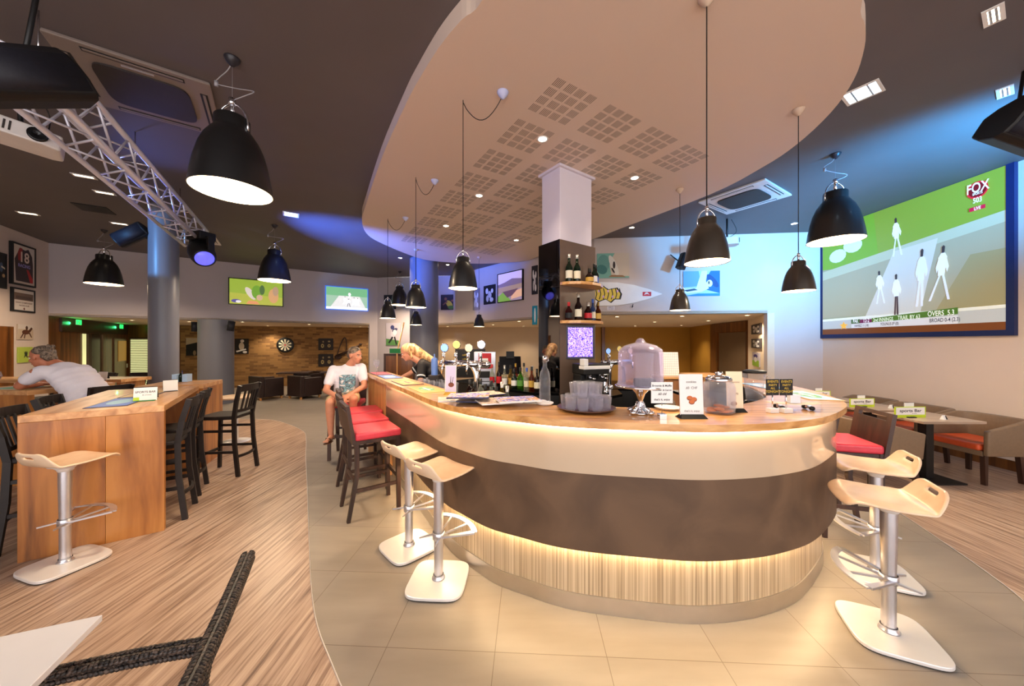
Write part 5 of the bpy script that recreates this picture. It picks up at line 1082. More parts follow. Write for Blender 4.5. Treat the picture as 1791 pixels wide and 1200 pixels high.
pic('projection_screen', P6, P7, 1436.5, 1781, 352, 590, 'huge wall screen showing a cricket match on the right wall', scr, (150, 150, 120), 'screen', frame=mat('frame_blue', (20, 36, 84), .5) and 'frame_blue', fw=.075, th=.05, emit=.55, tsx=.62)
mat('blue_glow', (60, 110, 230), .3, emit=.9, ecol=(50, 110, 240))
def tv(A, Bp, pl, pr, yt, yb, lab, shapes, bg, e=.8): return pic('television', A, Bp, pl, pr, yt, yb, lab, shapes, bg, 'television', frame='blue_glow' if e == 1.5 else 'black_gloss', fw=.022, th=.06, emit=e, inset=.03)
tv1 = [((150, 176, 60), [(0, .45), (1, .35), (1, 1), (0, 1)]), ((216, 206, 196), el(.38, .45, .07, .26, .3)), ((112, 160, 50), el(.50, .52, .10, .28)), ((206, 170, 140), el(.55, .30, .06, .12)), ((80, 110, 60), el(.60, .62, .05, .2)), ((210, 160, 110), el(.82, .4, .10, .3)), ((180, 150, 120), el(.86, .6, .06, .2)), ((90, 80, 150), el(.12, .12, .09, .07)), ((240, 236, 240), el(.16, .1, .05, .05)), ((226, 150, 100), [(.3, .02), (.55, .02), (.5, .14), (.35, .16)])]
tv(P2, P3, 400, 495.5, 490, 535, 'television on the back wall with a yellow green sports picture, left one', tv1, (176, 182, 70))
tv2 = [((96, 150, 110), [(0, .62), (1, .62), (1, 1), (0, 1)]), ((190, 190, 190), [(.1, .1), (.95, .1), (.8, .62), (.3, .62)]), ((226, 230, 240), [(0, 0), (1, 0), (1, .1), (0, .1)])]+fig(.55, .5, .32, ax=.4)+fig(.44, .25, .35, ax=.4)+fig(.53, .13, .38, leg=(60, 50, 70), ax=.36)+fig(.66, .2, .38, ax=.4)+fig(.75, .22, .35, ax=.4)
tv(P2, P3, 568.5, 643, 503, 543, 'television on the back wall with a blue glow and cricket picture, right one', tv2, (130, 160, 140), 1.5)
tv3 = [((186, 170, 214), [(0, .55), (1, .62), (1, 1), (0, 1)]), ((112, 96, 126), [(0, .52), (1, .55), (1, .72), (.6, .78), (.3, .68), (0, .62)]), ((150, 126, 120), [(0, .30), (1, .42), (1, .56), (0, .50)]), ((116, 156, 70), [(0, 0), (.55, .0), (.25, .36), (0, .2)]), ((214, 166, 140), [(.55, .05), (1, .12), (1, .38), (.6, .3)]), ((96, 70, 90), [(.2, .35), (.85, .40), (.6, .18), (.4, .12)])]
tv(P4, P5, 874, 918, 476, 528, 'television on the diagonal wall showing a stadium landscape', tv3, (150, 130, 150), .8)
bw = [((230, 228, 228), el(.3, .7, .12, .16)), ((214, 210, 210), el(.55, .5, .14, .2, .4)), ((240, 238, 236), el(.75, .68, .1, .12)), ((200, 198, 198), el(.35, .3, .12, .18)), ((226, 224, 224), el(.7, .22, .16, .12))]
pic('picture', P3, P4, 672, 693, 516, 541, 'small dark picture behind the pendant lamps on the grey wall', [((40, 80, 130), el(.4, .5, .2, .3))], (24, 30, 44))
pic('picture', G, P4, 771.5, 807, 515.5, 542, 'picture of an athlete in yellow stretching an arm, right of the tall column', [((210, 190, 60), el(.42, .38, .14, .26, .4)), ((150, 96, 60), [(.5, .62), (.9, .88), (.92, .82), (.55, .52)]), ((150, 96, 60), el(.24, .72, .07, .1)), ((90, 130, 50), el(.5, .16, .16, .12)), ((140, 90, 60), [(.3, .6), (.08, .35), (.12, .3), (.34, .5)])], (52, 34, 24))
pic('picture', P4, P5, 828, 839.5, 505, 542, 'narrow black and white photograph on the diagonal wall, left one', bw, (150, 140, 140))
pic('picture', P4, P5, 847, 867, 499, 532, 'black and white crowd photograph beside the stadium television', bw, (30, 28, 32))
pic('picture', P4, P5, 931, 941, 465, 515, 'narrow black and white photograph just left of the mirror column, upper one', bw, (40, 38, 42))
pic('picture', P4, P5, 932, 940, 535, 568, 'narrow turquoise picture just left of the mirror column, lower one', [((230, 240, 245), el(.6, .5, .2, .4))], (30, 150, 180))
pic('picture', E1, P3, 655, 657, 560, 562, 'x', [], (1, 1, 1)) if 0 else None
pic('picture', P3, G, 676, 700.5, 565, 604, 'picture of a batter in grey and white swinging on the grey wall', [((90, 140, 80), [(0, 0), (1, 0), (1, .2), (0, .3)]), ((214, 212, 226), el(.5, .48, .17, .2, .3)), ((60, 66, 120), el(.45, .8, .14, .1)), ((70, 70, 110), el(.62, .68, .2, .08, .3)), ((236, 236, 244), el(.62, .58, .14, .12)), ((30, 30, 40), [(.42, .4), (.15, .12), (.24, .08), (.52, .34)]), ((36, 30, 40), [(.55, .36), (.70, .02), (.80, .04), (.64, .4)])], (198, 192, 206))
pic('picture', P5, J, 1044, 1100, 443.5, 486.5, 'picture of a surfer inside a pale green wave above the surfboard', [((206, 190, 170), [(.45, .1), (1, .06), (1, 1), (.55, 1), (.38, .6)]), ((96, 150, 140), el(.2, .6, .2, .35)), ((60, 120, 116), el(.15, .35, .16, .2, .4)), ((220, 214, 200), el(.52, .5, .1, .44, .3)), ((50, 34, 30), el(.53, .52, .04, .15)), ((40, 28, 26), el(.5, .3, .03, .12, .4)), ((150, 110, 70), [(.35, .04), (.9, .02), (.8, .1), (.45, .12)])], (120, 176, 160))
pic('picture', P5, J, 1194.5, 1258, 474.5, 518, 'picture of a surfer on a bright blue wave on the blue lit wall', [((110, 160, 226), [(0, .35), (.5, .4), (.42, 1), (0, 1)]), ((20, 96, 160), [(.62, .25), (1, .1), (1, 1), (.75, 1), (.58, .6)]), ((10, 60, 120), el(.8, .6, .1, .3, .5)), ((236, 240, 246), [(.42, .62), (.5, 1), (.66, 1), (.62, .6), (.7, .3), (.5, .16), (0, .1), (0, .3), (.35, .3)]), ((240, 244, 248), el(.72, .5, .08, .14)), ((30, 60, 90), [(0, .24), (.3, .3), (.4, .24), (.1, .18)]), ((40, 30, 30), el(.70, .53, .02, .07)), ((40, 130, 170), [(0, 0), (1, 0), (1, .1), (.4, .1)])], (176, 210, 236))
pic('wall_note', P5, J, 1062, 1075, 534.5, 542.5, 'tiny white note on the wall below the surfboard', [((60, 60, 70), 'T', 'please do', .5, .55, .2), ((60, 60, 70), 'T', 'not touch', .5, .2, .2)], (226, 220, 226), 'note', th=.003)
for pa, pb, ya, yb, l, sh_, bg in ((1316, 1333, 567, 584, 'top one of the three small photographs right of the door', bw, (60, 56, 60)), (1316, 1333, 592.5, 609, 'middle one of the three small photographs right of the door', bw, (80, 76, 80)), (1318, 1330, 617, 640.5, 'lowest, green and white one of the three photographs right of the door', [((150, 190, 60), [(0, 0), (1, 0), (1, .45), (0, .4)]), ((60, 50, 130), el(.5, .75, .3, .14)), ((230, 230, 230), el(.5, .5, .2, .2))], (190, 186, 200))):
    pic('picture', R1, J, pa, pb, ya, yb, l, sh_, bg)
# left wall
pic('picture', P0, P1, -22, 9, 440, 503, 'dark framed picture cut by the left photo edge', [((70, 90, 120), el(.7, .6, .12, .15)), ((220, 210, 190), [(.7, .65), (.95, .6), (.95, .55), (.7, .6)]), ((190, 160, 120), el(.85, .35, .1, .06))], (14, 14, 22), frame='black', fw=.03)
pic('framed_jersey', P0, P1, 15, 57, 428, 500, 'framed black and red sports jersey with number 18 on the left wall', [((54, 40, 46), [(.12, .06), (.92, .06), (.92, .55), (.88, .78), (.70, .95), (.55, .90), (.35, .92), (.28, .93), (.20, .80), (.06, .62)]), ((150, 40, 44), [(.22, .60), (.42, .60), (.42, .93), (.30, .94), (.20, .80)]), ((176, 44, 48), [(.60, .40), (.78, .06), (.92, .06), (.92, .16), (.70, .40)]), ((226, 206, 196), 'T', '18', .5, .58, .27, .006), ((150, 140, 210), 'T', 'RACING', .5, .44, .085, .003)], (206, 196, 190), frame='black', fw=.035, th=.05)
pic('framed_team_photo', P0, P1, 17, 57, 505, 546, 'framed team photograph with printed caption below the jersey', [((110, 88, 78), [(.03, .5), (.97, .5), (.97, .85), (.03, .85)]), ((84, 66, 60), [(.1, .55), (.9, .55), (.9, .7), (.1, .7)]), ((90, 50, 50), 'T', 'GRAND CHAMPIONSHIP', .5, .34, .075), ((90, 50, 50), 'T', 'RACING CLUB', .5, .2, .075), ((120, 60, 50), el(.5, .08, .04, .06))], (214, 206, 200), frame='black', fw=.035, th=.04)
pic('picture', P0, P1, 28, 55, 568, 594, 'small picture of a horse and rider on the left wall', [((206, 196, 190), [(0, .7), (1, .7), (1, 1), (0, 1)]), ((90, 50, 36), el(.5, .5, .26, .16)), ((80, 44, 32), [(.62, .55), (.85, .85), (.95, .75), (.78, .5)]), ((70, 40, 30), el(.55, .78, .08, .14)), ((80, 44, 32), [(.3, .45), (.12, .1), (.18, .08), (.38, .4)]), ((80, 44, 32), [(.68, .42), (.85, .12), (.9, .16), (.76, .46)]), ((80, 44, 32), [(.4, .4), (.35, .08), (.42, .08), (.48, .38)])], (188, 170, 150))
pic('picture', P0, P1, 29, 54, 607, 634, 'small lime green picture of a player on the left wall', [((40, 50, 30), el(.5, .6, .05, .14)), ((50, 60, 40), [(.35, .75), (.5, .55), (.65, .75), (.6, .5), (.62, .25), (.5, .42), (.36, .28), (.42, .5)])], (168, 186, 76))
def panel(A, Bp, pl, pr, z0, z1, m, name='door_9', off=.0, th=.03, kind='structure', label=None, cat=None):
    a, c = spot(A, Bp, pl), spot(A, Bp, pr); d = (c-a).normalized(); b = B(); b.bx(0, (c-a).length, -th-off, -off-.0015, z0, z1); return b.o(name, m, None, (a.x, a.y, 0), math.atan2(d.y, d.x), kind=kind, label=label, cat=cat)
panel(P0, P1, -30, 20, 0, 1.98, 'wall_wood', 'door_1')
# entrance
mat('door_glass_dark', (60, 44, 34), .2, var=.1); mat('panel_gold', (186, 138, 48), .4, emit=.25, ecol=(190, 130, 40)); mat('daylight', (226, 226, 170), .5, emit=1.0, ecol=(214, 214, 150)); mat('header_dark', (64, 36, 20), .4)
panel(P1, W2, 103, 220, 1.93, 2.26, 'header_dark', 'trim_3', 0, .05)
panel(P1, W2, 157, 175, 0, 1.90, 'door_glass_dark', 'door_2', 0, .03); panel(P1, W2, 175.2, 180, 0, 1.90, 'bronze', 'trim_4', 0, .06) if mat('bronze', (120, 92, 60), .35, .5) else None
panel(P1, W2, 144, 149, 0, 1.9, 'daylight', 'window_1', 0, .02); panel(P1, W2, 150, 156, 0, 1.9, 'header_dark', 'trim_5', 0, .05)
panel(P1, W2, 198, 219, 0, 1.8, 'bronze', 'door_3', 0, .03); panel(P1, W2, 204, 218, 1.05, 1.72, 'panel_gold', 'window_2', .031, .01)
t_, w_, h_ = pic('door_phone', P1, W2, 219.3, 222, 636, 643, 'small white door phone beside the entrance blinds', [], (230, 226, 220), 'door phone', inset=.0)
a, c = spot(W2, BK0, 229), spot(W2, BK0, 268); d = (c-a).normalized(); wn = B(); wn.bx(0, (c-a).length, -.02, -.002, .2, 1.78); wn.o('window_3', 'daylight', None, (a.x, a.y, 0), math.atan2(d.y, d.x), kind='structure')
b = B(); L_ = (c-a).length
for k in range(26): b.bx(0, L_, -.05, -.03, .25+k*.06, .268+k*.06)
b.bx(0, L_, -.06, -.025, 1.78, 1.84); b.o('window_blind', 'header_dark', None, (a.x, a.y, 0), math.atan2(d.y, d.x), label='dark slatted blind over the bright entrance window', cat='blind')
for px, py, l in ((132, 558, 'green lit exit sign over the entrance doors, nearer one'), (208, 562, 'green lit exit sign over the entrance doors, farther one')):
    q = spot(P1, W2, px); d = (W2-P1).normalized(); z = H-(py-CY)/F*q.y; b = B(); b.use('white').bx(-.14, .14, -.06, -.0515, -.07, .07); b.use('green_light').bx(-.13, .13, -.062, -.0605, -.06, .06); b.use('white')
    b.flat([(.02, .05), (.05, .05), (.05, .02), (.02, .02)], -.063); b.flat([(.0, .015), (.05, .01), (.03, -.02), (.06, -.05), (.04, -.055), (.0, -.02), (-.05, -.05), (-.06, -.04), (-.02, .0)], -.063); b.flat([(-.10, .01), (-.07, .03), (-.07, .015), (-.04, .015), (-.04, .005), (-.07, .005), (-.07, -.01)], -.063)
    b.o('exit_sign', None, None, (q.x, q.y, z if z < 2.19 else 2.19), math.atan2(d.y, d.x), label=l, cat='exit sign'); light('exit_glow', 'POINT', (q.x+.25, q.y-.3, 2.15), 4, (.05, 1, .25), None, .05)
# door of the bar recess
mat('door_brown', (104, 84, 64), .4, var=.04, vs=4)
panel(R2, R1, 1259, 1306, 0, 1.96, 'door_brown', 'door_4', 0, .03); panel(R2, R1, 1245, 1257.5, 0, 2.26, 'wall_wood', 'trim_6', 0, .05); panel(R2, R1, 1257.6, 1307.5, 1.97, 2.26, 'wall_wood', 'trim_7', 0, .05)
b = B(); b.bx(0, .12, -.14, -.002, .0, 2.27); b.o('trim_8', 'wall_wood', None, (3.55, 13.6, 0), kind='structure')
# brick wall decorations
pic('picture', BK0, BK1, 326, 346, 591, 622, 'dark picture on the brick wall left of the thick column', [((190, 170, 140), [(0, .6), (1, .75), (1, 1), (0, 1)]), ((150, 120, 90), el(.75, .15, .14, .14, .6))], (26, 22, 22))
pic('picture', BK0, BK1, 411, 435, 592.5, 619, 'black and white musician picture right of the thick column', [((226, 214, 200), el(.55, .85, .14, .1)), ((206, 190, 170), el(.5, .5, .2, .26)), ((235, 230, 225), [(.1, .2), (.8, .35), (.85, .28), (.15, .1)]), ((230, 225, 220), el(.75, .12, .16, .08))], (30, 24, 22))
for ya, yb, l in ((592, 612.5, 'upper black framed record disc picture on the brick wall'), (619.5, 641, 'lower black framed record disc picture on the brick wall')):
    pic('framed_discs', BK0, BK1, 557, 583, ya, yb, l, [((176, 156, 100), el(.25, .35, .12, .2)), ((40, 30, 26), el(.25, .35, .05, .08)), ((176, 156, 100), el(.75, .35, .12, .16)), ((40, 30, 26), el(.75, .35, .05, .07)), ((150, 130, 90), el(.3, .75, .06, .1)), ((160, 140, 100), el(.75, .78, .1, .08))], (40, 28, 24), frame='black', fw=.03)
q = spot(BK0, BK1, 499.5); d = (BK1-BK0).normalized(); t = T('dartboard', 'round dartboard with black and cream segments on the brick wall', 'dartboard', (q.x, q.y, H-(603.5-CY)/F*q.y), math.atan2(d.y, d.x))
b = B(); b.M = Matrix.Rotation(PI/2, 4, 'X'); b.lathe([(.001, .002), (.29, .002), (.29, .05), (.28, .055), (.001, .055)], 40, (0, 0, 0)); b.o('backing', 'black', t)
b = B()
for k in range(20):
    a0_, a1_ = (k-.5)*PI/10, (k+.5)*PI/10; b.use('label_cream' if k % 2 else 'black')
    if k % 2 or 1: b.flat([(.03*math.cos(a0_), .03*math.sin(a0_)), (.22*math.cos(a0_), .22*math.sin(a0_)), (.22*math.cos(a1_), .22*math.sin(a1_)), (.03*math.cos(a1_), .03*math.sin(a1_))], -.058)
b.use('label_red').flat(disc(0, 0, .03, .03, 12), -.0585); b.o('target_face', None, t)
for px, py, a_, l in ((602, 600, .5, 'dark wooden paddle shaped guitar frame hanging on the brick wall'),):
    q = spot(BK0, BK1, px); t = T('wall_instrument', 'dark angular harp like instrument hanging at the right of the brick wall', 'instrument', (q.x, q.y-.05, H-(612-CY)/F*q.y), math.atan2(d.y, d.x))
    b = B(); P = [(-.22, 0, -.30), (-.18, 0, .0), (-.02, 0, .42), (.08, 0, .44), (.12, 0, .0)]; b.tube(cat_rom(P, 4), .022, 8); b.o('arch', 'dark_wood', t); b = B(); b.tube([(-.22, 0, -.25), (.2, 0, -.05), (.62, 0, .22)], [.07, .04, .025], 10); b.ell((.62, 0, .22), (.06, .03, .04)); b.ell((-.2, 0, -.28), (.13, .04, .1)); b.o('neck', 'dark_wood', t)
# surfboard
t = T('surfboard', 'white surfboard with yellow graffiti lettering mounted on the wall', 'surfboard', (0, 0, 0)); q = spot(P5, J, 1157); q0 = spot(P5, J, 1005); d = (q-q0).normalized(); L_ = (q-q0).length; t.location = (q.x, q.y-.035, H-(515-CY)/F*q.y); t.rotation_euler = (0, .015, math.atan2(d.y, d.x))
out = [(0, 0), (-.12, .05), (-.3, .115), (-.6, .20), (-.95, .255), (-1.3, .265), (-1.65, .24), (-1.85, .18), (-1.95, .08)]
pl_ = out+[(x, -y) for x, y in out[1:]][::-1]
b = B(); b.plate(pl_, -.035, .03); b.o('board', 'white', t, bev=.015)
b = B(); random.seed(3)
P = [(-.85, .0), (-.95, .14), (-1.15, .10), (-1.25, .18), (-1.4, .17), (-1.6, .12), (-1.7, .0), (-1.62, -.13), (-1.45, -.1), (-1.35, -.18), (-1.2, -.12), (-1.08, -.2), (-1.0, -.12), (-.88, -.12)]
b.use(fm((16, 14, 16))).flat([(x*1.0+.0, y) for x, y in P], -.0365); b.use(fm((232, 200, 70))).flat([(-1.27+(x+1.27)*.92, y*.86) for x, y in P], -.0370); b.use(fm((16, 14, 16)))
for k in range(9): x = -1.6+k*.085; b.flat([(x, -.12), (x+.02, -.12), (x+.05, .0), (x+.02, .12), (x, .12), (x+.03, 0)], -.0375)
b.use(fm((214, 170, 210)))
for k in range(7): b.flat([(xx-1.55+k*.1, yy+.06*(-1)**k) for xx, yy in disc(0, 0, .022, .03, 8)], -.038)
b.use(fm((206, 30, 44))).flat([(-.42, .045), (-.24, .045), (-.24, -.045), (-.42, -.045)], -.0365); b.use(fm((245, 240, 240))).flat([(-.39, -.02), (-.36, .03), (-.32, .035), (-.27, -.02), (-.32, .0)], -.0370); b.o('decals', None, t)
b = B()
for x in (-.62, -1.5): B().tube([(x, -.05, -.27), (x, .03, -.29), (x, -.05, -.225)], .008, 6).o('wall_hook', 'black', t)
# ---------------------------------------------------------------- people
def remesh(ob, vox, it=4, fac=.5):
    m = ob.modifiers.new('r', 'REMESH'); m.mode = 'VOXEL'; m.voxel_size = vox; m.use_smooth_shade = True
    s_ = ob.modifiers.new('s', 'SMOOTH'); s_.factor = fac; s_.iterations = it
def frame(fwd, up=(0, 0, 1)):
    f = Vector(fwd).normalized(); u = Vector(up); r = f.cross(u).normalized(); u = r.cross(f).normalized()
    return Matrix((r, f, u)).transposed()      # columns: right, forward, up
def hand(b, wr, d, palm_n, s=1, curl=.5, side=1):
    """palm and five bent fingers; d: direction of the fingers, palm_n: where the palm faces, side: +1 when the thumb is on the right of d"""
    wr, d = Vector(wr), Vector(d).normalized(); n = Vector(palm_n); n = (n-d*n.dot(d)).normalized(); r = d.cross(n).normalized()*side
    R = Matrix((r, d, n)).transposed()
    b.cap(wr-d*.02, wr+d*.02, .026*s, .027*s); b.ell(wr+d*.05*s, (.040*s, .050*s, .017*s), 12, 8, R=R)
    for k, L in enumerate((.072, .080, .075, .060)):
        o = wr+d*.085*s+r*(.030-.020*k)*s; c = curl*(1+.1*k)
        d1 = (d*math.cos(c*.6)+n*math.sin(c*.6)).normalized(); d2 = (d*math.cos(c*1.6)+n*math.sin(c*1.6)).normalized()
        m1 = o+d1*L*.5*s; b.cap(o-d*.02*s, m1, .0095*s, .009*s, 8); b.cap(m1, m1+d2*L*.5*s, .009*s, .0075*s, 8)
    o = wr+d*.025*s+r*.03*s; d1 = (d*.6+r*.75+n*.25).normalized(); m1 = o+d1*.04*s; b.cap(o, m1, .013*s, .011*s, 8); b.cap(m1, m1+(d*.9+r*.3+n*.35).normalized()*.032*s, .011*s, .009*s, 8)
def head(b, c, fwd, up, s=1):
    """skull, jaw, nose, brow, ears and lips; c is the centre of the head, mid height of the eyes"""
    R = frame(fwd, up); L = lambda x, y, z: Vector(c)+R @ Vector((x, y, z))*s
    b.ell(L(0, -.018, .028), (.074*s, .095*s, .090*s), 18, 12, R=R); b.ell(L(0, .018, -.045), (.056*s, .066*s, .070*s), 16, 10, R=R); b.ell(L(0, .055, -.088), (.030*s, .024*s, .020*s), 10, 8, R=R)
    b.ell(L(0, .082, -.018), (.012*s, .012*s, .030*s), 10, 8, R=R); b.ell(L(0, .096, -.034), (.015*s, .014*s, .011*s), 10, 8, R=R)
    b.ell(L(0, .074, .022), (.052*s, .012*s, .011*s), 12, 6, R=R); b.ell(L(0, .077, -.062), (.024*s, .010*s, .006*s), 10, 6, R=R); b.ell(L(0, .075, -.073), (.021*s, .010*s, .007*s), 10, 6, R=R)
    for q in (-1, 1):
        b.ell(L(q*.076, -.012, -.012), (.009*s, .020*s, .032*s), 8, 8, R=R); b.ell(L(q*.040, .058, -.03), (.022*s, .018*s, .02*s), 8, 6, R=R)
    return L, R
def face_parts(t, L, R, s=1, eye=(60, 44, 36)):
    for q in (-1, 1):
        b = B(); b.use('white').ell(L(q*.030, .071, .001), (.0125*s, .008*s, .007*s), 10, 6, R=R); b.use(fm(eye)).ell(L(q*.030, .0775, .001), (.0055*s, .003*s, .0055*s), 8, 6, R=R); b.o('eye', None, t)
        b = B(); b.use('hair_grey').tube([L(q*.014, .083, .018), L(q*.032, .083, .024), L(q*.050, .072, .019)], .0035*s, 6); b.o('eyebrow', None, t)
    b = B(); b.use(fm((150, 70, 64))).tube([L(-.022, .081, -.067), L(0, .087, -.067), L(.022, .081, -.067)], .0028*s, 6); b.o('mouth', None, t)
# man in white t-shirt leaning on the table, back to the camera
t = T('person', 'person with grey hair and white t-shirt leaning with crossed arms on the left high table', 'person')
pel, mid, ch, nk = Vector((-5.12, 4.20, .84)), Vector((-5.22, 4.20, 1.04)), Vector((-5.38, 4.18, 1.25)), Vector((-5.55, 4.14, 1.40))
hd = Vector((-5.665, 4.10, 1.485)); fw = Vector((-1, -.12, -.28)); up = Vector((-.30, 0, 1))
shL, shR = Vector((-5.50, 3.95, 1.31)), Vector((-5.48, 4.38, 1.30))      # L is the one nearer the camera
eL, wL = Vector((-5.665, 3.93, 1.157)), Vector((-5.76, 4.17, 1.148)); eR, wR = Vector((-5.78, 4.48, 1.155)), Vector((-5.86, 4.22, 1.150))
b = B(); b.use('skin_dark')
b.cap(nk-Vector((-.08, 0, -.06))*-.5, hd+Vector((.02, 0, -.05)), .062, .056); L, R = head(b, hd, fw, up, 1.06)
b.cap(shL, eL, .056, .048); b.cap(eL, wL, .046, .030); b.cap(shR, eR, .056, .048); b.cap(eR, wR, .046, .030)
hand(b, wL, (-.15, 1, 0), (0, 0, -1), 1, .25, -1); hand(b, wR, (-.1, -1, .1), (0, 0, -1), 1, .3, 1)
for a, c, r0, r1 in ((pel, mid, .13, .13), (mid, ch, .13, .13), (ch, nk, .12, .06), (shL, shR, .05, .05)): b.cap(a, c, r0, r1)
for s_ in (-1, 1):
    h_ = pel+Vector((-.03, s_*.10, -.02)); kn = Vector((-5.50, 4.20+s_*.16, .83)); an = Vector((-5.43, 4.20+s_*.13, .40)); b.cap(h_, kn, .085, .06); b.cap(kn, an, .055, .038)
    b.cap(an+Vector((.03, 0, -.04)), an+Vector((-.14, 0, -.05)), .035, .03)
ob = b.o('body', None, t); remesh(ob, .009, 4); face_parts(t, L, R, 1.06)
b = B(); Rt = frame((0, 1, 0), (mid-ch).cross(Vector((0, 1, 0))))
def torso(b, P, w):
    """ribcage drawn as flattened ellipsoids along the spine; w: list of (half width, half depth)"""
    for i in range(len(P)-1):
        for k in range(4):
            q = k/4; c = P[i].lerp(P[i+1], q); ww = w[i][0]*(1-q)+w[i+1][0]*q; dd = w[i][1]*(1-q)+w[i+1][1]*q
            ax = (P[i+1]-P[i]).normalized(); sd = w[i][2]; R_ = Matrix((sd, ax.cross(sd).normalized(), ax)).transposed(); b.ell(c, (ww, dd, .09), 18, 8, R=R_)
Yv = Vector((0.05, 1, 0)).normalized()
torso(b, [pel+Vector((.02, 0, .02)), mid, ch, nk+Vector((.06, .02, -.05))], [(.20, .15, Yv), (.215, .165, Yv), (.225, .15, Yv), (.13, .09, Yv)])
b.cap(shL+Vector((.02, .03, 0)), shL.lerp(eL, .52), .082, .072); b.cap(shR+Vector((.02, -.03, 0)), shR.lerp(eR, .52), .082, .072); b.cap(ch, shL+Vector((.03, .04, .0)), .12, .08); b.cap(ch, shR+Vector((.03, -.04, 0)), .12, .08)
ob = b.o('t_shirt', 'tee_white', t); remesh(ob, .012, 5)
b = B(); b.ell(pel+Vector((.02, 0, -.02)), (.155, .205, .10), 18, 10)
for s_ in (-1, 1): h_ = pel+Vector((-.03, s_*.10, -.03)); kn = Vector((-5.50, 4.20+s_*.16, .83)); an = Vector((-5.43, 4.20+s_*.13, .40)); b.cap(h_, kn, .105, .078); b.cap(kn, an+Vector((0, 0, .06)), .073, .060)
ob = b.o('trousers', 'jeans_black', t); remesh(ob, .012, 4)
b = B(); b.ell(L(0, -.035, .045), (.082, .092, .080), 16, 10, R=R); b.ell(L(0, -.085, -.01), (.072, .045, .075), 14, 8, R=R)
for k in range(26):
    a = random.uniform(-1.5, 1.5); z = random.uniform(-.06, .11); b.ell(L(.078*math.sin(a), -.05-.07*math.cos(a), z), (.016, .016, .020), 6, 5, R=R)
ob = b.o('hair', 'hair_grey', t); remesh(ob, .008, 2)
# man in printed t-shirt sitting at the end of the bar
t = T('person', 'person in white printed t-shirt and khaki shorts sitting at the bar end', 'person')
pel, ch, nk = Vector((-2.40, 4.95, .90)), Vector((-2.37, 4.90, 1.20)), Vector((-2.31, 4.88, 1.36)); hd = Vector((-2.235, 4.87, 1.475))
fw = Vector((.92, -.28, -.12)); up = Vector((.1, 0, 1)); sd = Vector((.86, .50, 0)).normalized()        # shoulder line: his left is +sd
shR, shL = Vector((-2.53, 4.83, 1.27)), Vector((-2.20, 4.99, 1.29))
eR, wR = Vector((-2.55, 4.68, 1.00)), Vector((-2.30, 4.52, .93)); eL, wL = Vector((-2.08, 4.82, 1.04)), Vector((-2.19, 4.58, .95))
kR, aR = Vector((-2.40, 4.50, .86)), Vector((-2.42, 4.56, .44)); kL, aL = Vector((-2.12, 4.56, .90)), Vector((-2.20, 4.66, .47))
b = B(); b.use('skin'); b.cap(nk-Vector((.02, 0, .05)), hd+Vector((-.01, 0, -.05)), .056, .052); L, R = head(b, hd, fw, up, 1.02)
for a, c, e, r0, r1, r2 in ((shR, eR, wR, .050, .042, .027), (shL, eL, wL, .050, .042, .027)): b.cap(a, c, r0, r1); b.cap(c, e, r1, r2)
hand(b, wR, (.8, -.35, -.15), (0, .3, -1), 1, .6, -1); hand(b, wL, (-.2, -.8, -.2), (-.6, 0, -.8), 1, .6, 1)
for a, c, r0, r1 in ((pel, ch, .12, .12), (ch, nk, .11, .05), (shL, shR, .045, .045)): b.cap(a, c, r0, r1)
for h_, k_, a_ in ((pel+Vector((-.08, -.04, -.02)), kR, aR), (pel+Vector((.09, 0, -.02)), kL, aL)):
    b.cap(h_, k_, .080, .058); b.cap(k_, k_.lerp(a_, .35), .055, .056); b.cap(k_.lerp(a_, .35), a_, .054, .034); b.cap(a_+Vector((0, 0, -.045)), a_+Vector((.02, -.13, -.065)), .032, .026); b.cap(a_, a_+Vector((0, .02, -.05)), .034, .032)
    for q in range(5): b.cap(a_+Vector((-.02+.012*q, -.13, -.065)), a_+Vector((-.015+.013*q, -.165+.006*q, -.072)), .010, .008, 8)
ob = b.o('body', None, t); remesh(ob, .008, 3); face_parts(t, L, R, 1.02)
b = B(); torso(b, [pel+Vector((0, 0, .0)), pel.lerp(ch, .5), ch, nk+Vector((-.02, 0, -.06))], [(.175, .135, sd), (.170, .135, sd), (.185, .125, sd), (.10, .08, sd)])
b.cap(shR, shR.lerp(eR, .62), .068, .066); b.cap(shL, shL.lerp(eL, .62), .068, .066); b.cap(ch+Vector((0, 0, .03)), shR+Vector((.03, 0, -.01)), .10, .068); b.cap(ch+Vector((0, 0, .03)), shL-Vector((.03, 0, .01)), .10, .068)
ob = b.o('t_shirt', 'tee_white', t); remesh(ob, .011, 4)
b = B(); fwt = Vector((sd.y, -sd.x, 0)); nx, nz = 9, 10; vs = []
for i in range(nx):
    for j in range(nz):
        u, v = -1+2*i/(nx-1), j/(nz-1); c = pel.lerp(ch, .12+.9*v); vs.append(c+sd*u*.105+fwt*(.145*math.sqrt(1-(u*.55)**2)-.012*v))
b.add(vs, [(i*nz+j, (i+1)*nz+j, (i+1)*nz+j+1, i*nz+j+1) for i in range(nx-1) for j in range(nz-1)], True); b.o('shirt_print', 'tee_print', t, solid=.004)
b = B(); b.ell(pel+Vector((0, 0, -.02)), (.185, .15, .085), 18, 10)
for h_, k_ in ((pel+Vector((-.08, -.04, -.02)), kR), (pel+Vector((.09, 0, -.02)), kL)): b.cap(h_, h_.lerp(k_, .72), .098, .092)
ob = b.o('shorts', 'khaki', t); remesh(ob, .011, 4)
b = B(); b.ell(L(0, -.022, .045), (.081, .094, .080), 16, 10, R=R); b.ell(L(0, -.075, .0), (.074, .042, .065), 14, 8, R=R); ob = b.o('hair', 'hair_grey', t); remesh(ob, .009, 3)
